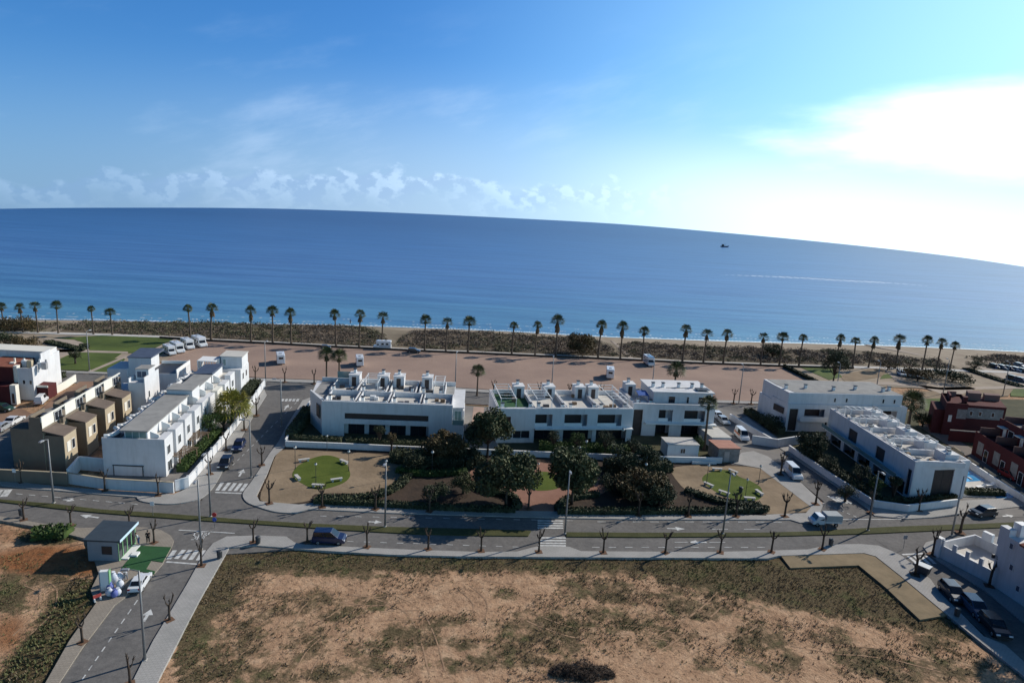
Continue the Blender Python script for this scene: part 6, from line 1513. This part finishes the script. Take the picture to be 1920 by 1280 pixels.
def loft(prof, w, tuck=.0, ed=.10):
    "a side profile (x, z) swept across the width with softened outer edges"
    cx = sum(p[0] for p in prof) / len(prof); cz = sum(p[1] for p in prof) / len(prof)
    secs = [(-w / 2, .94), (-w / 2 + ed * .35, .985), (-w / 2 + ed, 1.0), (w / 2 - ed, 1.0), (w / 2 - ed * .35, .985), (w / 2, .94)]
    b = MB(); n = len(prof); vs = []
    for y, s in secs:
        for x, z in prof: vs.append((cx + (x - cx) * s, y * (1 - tuck * max(0, z - .9)), cz + (z - cz) * s))
    fs = [tuple(range(n)), tuple(range(len(vs) - 1, len(vs) - n - 1, -1))]
    for i in range(5):
        for k in range(n): fs.append((i * n + k, (i + 1) * n + k, (i + 1) * n + (k + 1) % n, i * n + (k + 1) % n))
    return b.add(vs, fs)
def car_meshes(kind, pm):
    W2 = 1.74
    if kind == 'sedan':
        L = 4.4; low = [(-2.2, .3), (-2.2, .62), (-2.12, .92), (-1.5, .98), (.75, .95), (1.85, .80), (2.15, .66), (2.2, .45), (2.15, .28)]; top = [(-1.7, .95), (-1.0, 1.42), (.15, 1.45), (.98, .93)]; sp = 1.35
    elif kind == 'hatch':
        L = 4.0; low = [(-2.0, .3), (-2.02, .7), (-1.9, .98), (.85, .97), (1.7, .84), (1.97, .66), (2.0, .4), (1.95, .28)]; top = [(-1.9, .96), (-1.55, 1.48), (.2, 1.5), (1.05, .95)]; sp = 1.25
    elif kind == 'mpv':
        L = 4.3; W2 = 1.8; low = [(-2.15, .32), (-2.16, .8), (-2.1, 1.1), (1.05, 1.08), (1.85, .92), (2.12, .72), (2.15, .42), (2.1, .3)]; top = [(-2.08, 1.08), (-1.95, 1.76), (.3, 1.8), (1.25, 1.05)]; sp = 1.35
    else:
        L = 5.0; W2 = 1.95; low = [(-2.5, .35), (-2.5, 1.25), (1.6, 1.25), (2.2, 1.05), (2.48, .8), (2.5, .45), (2.45, .32)]; top = [(-2.48, 1.23), (-2.42, 2.25), (1.0, 2.3), (1.75, 1.2)]; sp = 1.6
    ms = []
    b = loft(low, W2); tp = loft(top, W2 - .16, .16)
    b.add(tp.v, tp.f); ms.append(('body', b.mesh('body', pm, False)))
    # glass: side windows, windscreen, rear window set just proud of the cabin
    g = MB(); (a, az_), (b1, bz), (c1, cz), (d1, dz) = top
    def lp(p, q, t): return (p[0] + (q[0] - p[0]) * t, p[1] + (q[1] - p[1]) * t)
    hw = (W2 - .16) / 2
    for s in (-1, 1):
        def yy(z): return s * (hw * (1 - .16 * max(0, z - .9)) + .012)
        lo0, lo1 = lp(top[0], top[1], .12), lp(top[3], top[2], .12); hi0, hi1 = lp(top[0], top[1], .9), lp(top[3], top[2], .9)
        for t0, t1 in ((.05, .47), (.5, .95)):
            if kind == 'van' and t0 < .3: continue
            q = [lp(lo0, lo1, t0), lp(lo0, lo1, t1), lp(hi0, hi1, t1), lp(hi0, hi1, t0)]
            f = [(x, yy(z) , z) for x, z in q]; g.add(f, [(0, 1, 2, 3) if s < 0 else (3, 2, 1, 0)])
    for P, Q, sg in ((top[3], top[2], 1), (top[0], top[1], -1)):
        if kind == 'van' and sg < 0: continue
        n_ = V((Q[1] - P[1], 0, P[0] - Q[0])).normalized() * .015; n_ = n_ if n_.x * sg > 0 else -n_
        p0, p1 = lp(P, Q, .12), lp(P, Q, .9); w0, w1 = hw * .86, hw * .78
        g.add([(p0[0] + n_.x, -w0, p0[1] + n_.z), (p0[0] + n_.x, w0, p0[1] + n_.z), (p1[0] + n_.x, w1, p1[1] + n_.z), (p1[0] + n_.x, -w1, p1[1] + n_.z)], [(0, 1, 2, 3) if sg > 0 else (3, 2, 1, 0)])
    ms.append(('windows', g.mesh('windows', M_CGL)))
    for sx in (-sp, sp):
        for s in (-1, 1):
            y = s * (W2 / 2 - .1); ms.append(('wheel', MB().tube([(sx, y - .11 * s, .31), (sx, y + .11 * s, .31)], [.31, .31], 12).mesh('wheel', M_TYRE)))
            ms.append(('rim', MB().tube([(sx, y + .112 * s, .31), (sx, y + .125 * s, .31)], [.2, .18], 10).mesh('rim', M_RIM)))
    x1 = max(p[0] for p in low)
    for s in (-1, 1):
        ms.append(('headlight', MB().box(x1 - .14, x1 - .015, s * W2 * .36 - .2, s * W2 * .36 + .2, .60, .74).mesh('headlight', M_LIGHT)))
        ms.append(('tail_light', MB().box(-x1 - .01, -x1 + .1, s * W2 * .38 - .14, s * W2 * .38 + .14, .68, .9).mesh('tail_light', M_TAIL)))
    ms.append(('bumper', MB().box(x1 - .12, x1 + .02, -W2 * .42, W2 * .42, .3, .44).box(-x1 - .03, -x1 + .1, -W2 * .42, W2 * .42, .32, .46).mesh('bumper', M_DARKM)))
    return ms
CM = {}
def vehicle(kind, pm, px, py, hx, hy, label, cat='car', group=None, name='parked_car', sc=1.0, z=.02, ms=None):
    "centre pixel on the ground and a second pixel it points towards"
    a, b = G(px, py), G(hx, hy)
    key = (kind, pm.name if pm else '')
    if ms is None:
        if key not in CM: CM[key] = car_meshes(kind, pm)
        ms = CM[key]
    t = thing(name, (a.x, a.y, z), label, cat, group, math.atan2(b.y - a.y, b.x - a.x)); t.scale = (sc, sc, sc)
    last = None
    for n, me in ms:
        o = inst(n, me, t)
        if n == 'rim' and last: o.parent = last
        if n == 'wheel': last = o
    return t
vehicle('mpv', P_NAVY, 618, 1016, 680, 1018, 'dark blue van driving along the near side of the avenue', 'van', None, 'moving_van', 1.0)
vehicle('sedan', P_WHITE, 263, 1098, 287, 1061, 'white car parked in the lane beside the sales cabin', 'car', None, 'parked_car', .84)
vehicle('van', P_WHITE, 1486, 893, 1500, 907, 'white van parked on the side street pointing to the avenue', 'van', None, 'parked_van', .95)
vehicle('hatch', P_NAVY, 448, 841, 440, 853, 'dark car parked on the left street, farther from the zebra crossing', 'car', 'cars parked in the left street')
vehicle('hatch', P_BLACK, 423, 874, 415, 886, 'dark car parked on the left street, nearer to the zebra crossing', 'car', 'cars parked in the left street', 'parked_car', 1.02)
vehicle('hatch', P_DARK, 1842, 966, 1800, 969, 'dark car on the avenue in front of the pool hedge', 'car', None, 'moving_car', 1.05)
CB = 'cars parked by the walled white house'
vehicle('hatch', P_DARK, 1785, 1118, 1805, 1140, 'dark car with glinting bonnet, farthest of three by the walled white house', 'car', CB, sc=1.05)
vehicle('hatch', P_BLUE, 1827, 1146, 1850, 1170, 'blue grey car, middle of three by the walled white house', 'car', CB, sc=1.05)
vehicle('hatch', P_BLACK, 1862, 1181, 1885, 1206, 'black car with pale roof glint, nearest of three by the walled white house', 'car', CB, sc=1.05)
vehicle('hatch', P_RED, 1892, 896, 1910, 905, 'small red car in the pale lane before the red terrace', 'car')
vehicle('sedan', P_WHITE, 27, 793, 60, 775, 'white car parked before the tan terraced row', 'car')
vehicle('hatch', P_SILV, 4, 806, 30, 790, 'silver car cut off by the left edge of the picture', 'car')
vehicle('hatch', P_GREEN, 6, 770, 30, 772, 'dark green car beside the dark red house', 'car')
vehicle('van', P_WHITE, 78, 755, 95, 740, 'white van beside the sunlit wall of the left edge house', 'van', None, 'parked_van', .8)
vehicle('hatch', P_DARK, 776, 661, 800, 662, 'dark car at the far edge of the gravel lot', 'car')
vehicle('hatch', P_DARK, 611, 653, 640, 654, 'dark car behind the two gravel lot campers, by the promenade', 'car', sc=.75)
vehicle('hatch', P_SILV, 1356, 793, 1372, 806, 'silver car at the top of the side street, nearer the villa', 'car')
vehicle('hatch', P_WHITE, 1346, 784, 1362, 797, 'white car at the top of the side street, nearer the road', 'car')
for k, (x, y, pm, l) in enumerate([(1690, 704, P_WHITE, 'first'), (1706, 706, P_DARK, 'second'), (1722, 708, P_WHITE, 'third'), (1736, 709, P_SILV, 'fourth')]):
    vehicle('hatch', pm, x, y, x + 6, y + 4, '%s car from the left parked on the seafront plaza' % l, 'car', 'cars on the seafront plaza')
for k, (x, y, pm) in enumerate([(1866, 690, P_DARK), (1880, 692, P_SILV), (1893, 694, P_NAVY), (1906, 696, P_WHITE), (1917, 698, P_DARK), (1900, 712, P_BLACK), (1915, 716, P_BLUE), (1912, 688, P_SILV)]):
    vehicle('hatch', pm, x, y, x + 8, y + 2, '%s car in the seafront car park at the right edge' % ORD[k], 'car', 'cars in the seafront car park')
# van with an orange stripe
t = vehicle('van', P_WHITE, 1390, 822, 1402, 834, 'white van with an orange stripe on the side street by the utility cabin', 'van', None, 'parked_van', .95)
inst('stripe', MB().box(-2.3, 1.2, -.985, -.972, .95, 1.35).box(-2.3, 1.2, .972, .985, .95, 1.35).mesh('stripe', P_ORANGE), t)
# white pickup truck with a canvas covered load bed
def truck():
    b = loft([(.35, .4), (.35, 1.0), (.5, 1.75), (1.45, 1.78), (1.85, 1.1), (2.35, .95), (2.42, .5), (2.35, .38)], 1.8, .06)
    bed = MB().box(-2.4, .28, -.85, .85, .62, .72).box(-2.4, .28, -.88, -.82, .72, 1.15).box(-2.4, .28, .82, .88, .72, 1.15)
    cv_ = loft([(-2.45, .95), (-2.45, 1.85), (-2.3, 2.0), (.15, 2.0), (.28, 1.85), (.28, .95)], 1.86)
    g = MB().add([(1.50, -.72, 1.70), (1.50, .72, 1.70), (1.87, .76, 1.15), (1.87, -.76, 1.15)], [(3, 2, 1, 0)])
    for s in (-1, 1): g.add([(.55, s * .885, 1.1), (1.6, s * .885, 1.1), (1.3, s * .85, 1.66), (.6, s * .85, 1.66)], [(0, 1, 2, 3) if s < 0 else (3, 2, 1, 0)])
    ms = [('cab', b.mesh('cab', P_WHITE)), ('load_bed', bed.mesh('load_bed', P_WHITE)), ('canvas_cover', cv_.mesh('canvas_cover', mat('pale canvas', (.42, .44, .44), .9, var=.1, scale=1))), ('windows', g.mesh('windows', M_CGL))]
    for sx in (-1.5, 1.6):
        for s in (-1, 1): ms.append(('wheel', MB().tube([(sx, s * .68, .33), (sx, s * .9, .33)], [.33, .33], 12).mesh('wheel', M_TYRE))); ms.append(('rim', MB().tube([(sx, s * .902, .33), (sx, s * .915, .33)], [.2, .18], 10).mesh('rim', M_RIM)))
    for s in (-1, 1): ms.append(('headlight', MB().box(2.3, 2.43, s * .6 - .15, s * .6 + .15, .66, .82).mesh('headlight', M_LIGHT)))
    return ms
vehicle('truck', None, 1545, 983, 1480, 981, 'white pickup truck with canvas covered bed driving on the avenue', 'truck', None, 'pickup_truck', .95, ms=truck())
# motorhomes on the gravel
def camper():
    b = loft([(-3.0, .45), (-3.0, 2.75), (-2.85, 2.95), (1.6, 3.0), (2.1, 2.85), (2.15, 2.2), (1.75, 2.05), (2.25, 1.3), (2.95, 1.1), (3.05, .6), (3.0, .42)], 2.2)
    g = MB().add([(1.83, -.9, 2.0), (1.83, .9, 2.0), (2.27, .92, 1.36), (2.27, -.92, 1.36)], [(3, 2, 1, 0)])
    for s in (-1, 1):
        for x0, x1, z0, z1 in ((-2.2, -1.2, 1.6, 2.2), (-.6, .3, 1.6, 2.2), (1.1, 1.7, 1.4, 1.95)): g.box(x0, x1, s * 1.09 - .02, s * 1.09 + .02, z0, z1)
    g.box(-3.02, -2.98, -.6, .6, 1.7, 2.3)
    ms = [('body', b.mesh('body', P_WHITE)), ('windows', g.mesh('windows', M_CGL)), ('stripe', MB().box(-2.8, 1.0, -1.115, -1.101, 1.05, 1.25).box(-2.8, 1.0, 1.101, 1.115, 1.05, 1.25).mesh('stripe', P_BLUE)), ('roof_vent', MB().box(-1.5, -.8, -.35, .35, 2.98, 3.12).mesh('roof_vent', M_GREYM))]
    for sx in (-1.7, 2.0):
        for s in (-1, 1): ms.append(('wheel', MB().tube([(sx, s * .85, .36), (sx, s * 1.08, .36)], [.36, .36], 12).mesh('wheel', M_TYRE)))
    for s in (-1, 1): ms.append(('headlight', MB().box(2.92, 3.06, s * .75 - .16, s * .75 + .16, .75, .95).mesh('headlight', M_LIGHT)))
    return ms
CP = camper()
for x, y, hx, hy, sc, l in ((318, 664, 334, 672, .85, 'white camper nearest the white tower house in the row of four'), (333, 660, 348, 667, .95, 'second white camper of four at the corner of the gravel lot'), (352, 653, 366, 660, .95, 'third white camper of four at the corner of the gravel lot'),
                            (374, 649, 392, 656, 1.0, 'white camper nearest the promenade in the row of four'), (526, 680, 520, 655, .95, 'lone white camper on the gravel above the left street'), (674, 684, 668, 660, .9, 'lone white camper beside the pair of big palms'),
                            (717, 654, 690, 653, .9, 'white camper at the promenade edge of the gravel lot'), (1143, 707, 1140, 685, .95, 'lone white camper on the gravel above the loggia villa'), (1216, 684, 1228, 693, .95, 'white camper by the promenade at the right half of the lot')):
    vehicle('camper', None, x, y, hx, hy, l, 'camper van', 'camper vans on the gravel lot', 'camper_van', sc, .06, ms=CP)
# distant fishing boat
g = G(1358, 463, SEAZ)
k = g.length / 1200 * 13 / 8.0
th = thing('fishing_boat', (g.x, g.y, SEAZ), 'tiny dark fishing boat far out on the sea', 'boat'); th.scale = (k, k, k)
hb = MB(); hb.add([(-4, -1, 0), (3, -1, 0), (4.5, 0, .3), (3, 1, 0), (-4, 1, 0), (-4, -1.2, 1), (3.2, -1.2, 1.2), (5, 0, 1.7), (3.2, 1.2, 1.2), (-4, 1.2, 1)], [(4, 3, 2, 1, 0), (5, 6, 7, 8, 9), (0, 1, 6, 5), (1, 2, 7, 6), (2, 3, 8, 7), (3, 4, 9, 8), (4, 0, 5, 9)]); hb.build('hull', P_NAVY, th)
MB().box(-2.8, -.5, -.8, .8, 1.0, 2.8).build('wheelhouse', P_DARK, th); MB().tube([(.8, 0, 1), (.8, 0, 3.6)], [.1, .06], 6).build('mast', M_DARKM, th)

# ------------------------------------------------------------------ people and the heap of packed goods by the cabin
M_SKIN = mat('skin', (.45, .28, .2), .6); M_HAIR = mat('dark hair', (.03, .02, .015), .7)
def person(x, y, top, legs, label, rz=0, bow=0.0, z=.12):
    g = G(x, y)
    th = thing('person', (g.x, g.y, z), label, 'person', None, rz)
    def skin(name, vs, es, rs, m):
        me = bpy.data.meshes.new(name); me.from_pydata(vs, es, []); o = bpy.data.objects.new(name, me); COL.objects.link(o); o.parent = th
        o.modifiers.new('skin', 'SKIN')
        for i, r in enumerate(rs):
            v = me.skin_vertices[0].data[i]; v.radius = r if isinstance(r, tuple) else (r, r); v.use_root = (i == 0)
        sm = o.modifiers.new('smooth', 'SUBSURF'); sm.levels = 1; sm.render_levels = 1
        me.materials.append(m); return o
    B = bow
    vs = [(0, 0, .95), (0, B * .3, 1.15), (0, B * .7, 1.38), (0, B, 1.5), (0, B * 1.1, 1.64), (0, B * 1.1, 1.74),
          (-.11, 0, .9), (-.12, .02, .5), (-.12, 0, .08), (-.12, .14, .04), (.11, 0, .9), (.13, -.02, .5), (.14, -.04, .08), (.14, .1, .04),
          (-.19, B * .8, 1.40), (-.26, B * .7, 1.15), (-.24, B * .9 + .14, .93), (-.23, B * .9 + .2, .84), (.19, B * .8, 1.40), (.27, B * .7, 1.15), (.25, B * .9 + .1, .93), (.24, B * .9 + .14, .84)]
    es = [(0, 1), (1, 2), (2, 3), (3, 4), (4, 5), (0, 6), (6, 7), (7, 8), (8, 9), (0, 10), (10, 11), (11, 12), (12, 13), (2, 14), (14, 15), (15, 16), (16, 17), (2, 18), (18, 19), (19, 20), (20, 21)]
    rs = [.13, .12, .15, .055, .085, .08, .085, .06, .045, .04, .085, .06, .045, .04, .06, .045, .035, .03, .06, .045, .035, .03]
    skin('body', vs, es, rs, M_SKIN)
    skin('shirt', [vs[0], vs[1], vs[2], (0, B * .9, 1.45), vs[14], vs[15], vs[18], vs[19]], [(0, 1), (1, 2), (2, 3), (2, 4), (4, 5), (2, 6), (6, 7)], [.15, .145, .175, .08, .085, .062, .085, .062], top)
    skin('trousers', [(0, 0, .97), vs[6], vs[7], (-.12, 0, .14), vs[10], vs[11], (.14, -.04, .14)], [(0, 1), (1, 2), (2, 3), (0, 4), (4, 5), (5, 6)], [.15, .11, .085, .07, .11, .085, .07], legs)
    MB().ball((0, B * 1.1 - .02, 1.735), .105, 8, 6, 1, 1.05, .85).build('hair', M_HAIR, th, True)
    return th
C_BLK = mat('black cloth', (.012, .012, .015), .9); C_WHT = mat('white cloth', (.7, .7, .7), .9); C_BLU = mat('blue cloth', (.10, .14, .28), .9); C_GRY = mat('grey cloth', (.25, .26, .28), .9)
person(278, 1019, C_BLK, C_BLK, 'person in black clothes standing on the corner beside the cabin lawn', .4)
person(260, 1022, C_WHT, C_BLU, 'person in a white shirt leaning over beside the cabin front', 2.6, .25)
person(237, 1090, C_WHT, C_GRY, 'person in pale clothes beside the parked white car', 1.2)
person(1681, 699, C_GRY, C_BLK, 'person in dark clothes walking on the seafront path', 0)
person(657, 607, C_BLU, C_BLK, 'person standing on the beach behind the dunes', 0, 0, .0)
person(1867, 692, C_BLK, C_BLU, 'person walking beside the seafront car park', 0)
g = G(199, 1108)
th = thing('sign_board', (g.x, g.y, .1), 'tall white information board with green edge beside the packed bags', 'sign', None, .25)
MB().box(-.42, .42, -.25, .25, .1, 2.5).build('panel', M_WALLW2, th); MB().box(.43, .52, -.27, .27, 0, 2.55).build('edge_strip', M_GRN, th); MB().box(-.52, -.43, -.27, .27, 0, 2.55).build('edge_strip', M_CAB, th)
M_BAG = mat('white woven bag', (.62, .64, .70), .85, var=.12, scale=3); M_BAGB = mat('blue woven bag', (.16, .19, .46), .85, var=.15, scale=3)
for k, (x, y, r, m, l) in enumerate([(214, 1095, .55, M_BAG, 'tall white bulging bag nearest the cabin'), (225, 1091, .5, M_BAG, 'white bag beside the pale clothed person'), (226, 1104, .5, M_BAG, 'greyish bag nearest the white car'), (206, 1118, .45, M_BAG, 'white bag at the foot of the information board'), (216, 1120, .42, M_BAGB, 'bluish bag at the kerb end of the heap'), (222, 1117, .4, M_BAG, 'small white bag on the kerb end of the heap'), (207, 1108, .45, M_BAGB, 'bluish bag in the middle of the heap')]):
    g = G(x, y); random.seed(k)
    th = thing('bag', (g.x, g.y, .13), l, 'bag', 'packed bags by the cabin', k)
    b = MB().ball((0, 0, r * .9), r, 10, 7, 1, .85, 1.1 + .5 * (k == 0)); b.v = [(x_ * (1 + .15 * NZ.noise(V((x_ * 3 + k, y_ * 3, z_ * 3)))), y_ * (1 + .15 * NZ.noise(V((x_ * 3, y_ * 3 + k, z_ * 3)))), max(0, z_)) for x_, y_, z_ in b.v]
    b.build('sack', m, th, True)
    MB().tube([(0, 0, max(v[2] for v in b.v) - .03), (.03, 0, max(v[2] for v in b.v) + .12)], [.12, .2], 8).build('neck', m, th)
g = G(183, 1127); th = thing('barrier', (g.x, g.y, .1), 'low red and white barrier at the edge of the weeds', 'barrier', None, .9)
MB().box(-.4, .4, -.04, .04, .4, .75).build('board', mat('barrier red', (.42, .06, .05), .7), th)
for sx in (-.3, .3): MB().box(sx - .05, sx + .05, -.2, .2, 0, .399).build('foot', M_WALLW2, th)
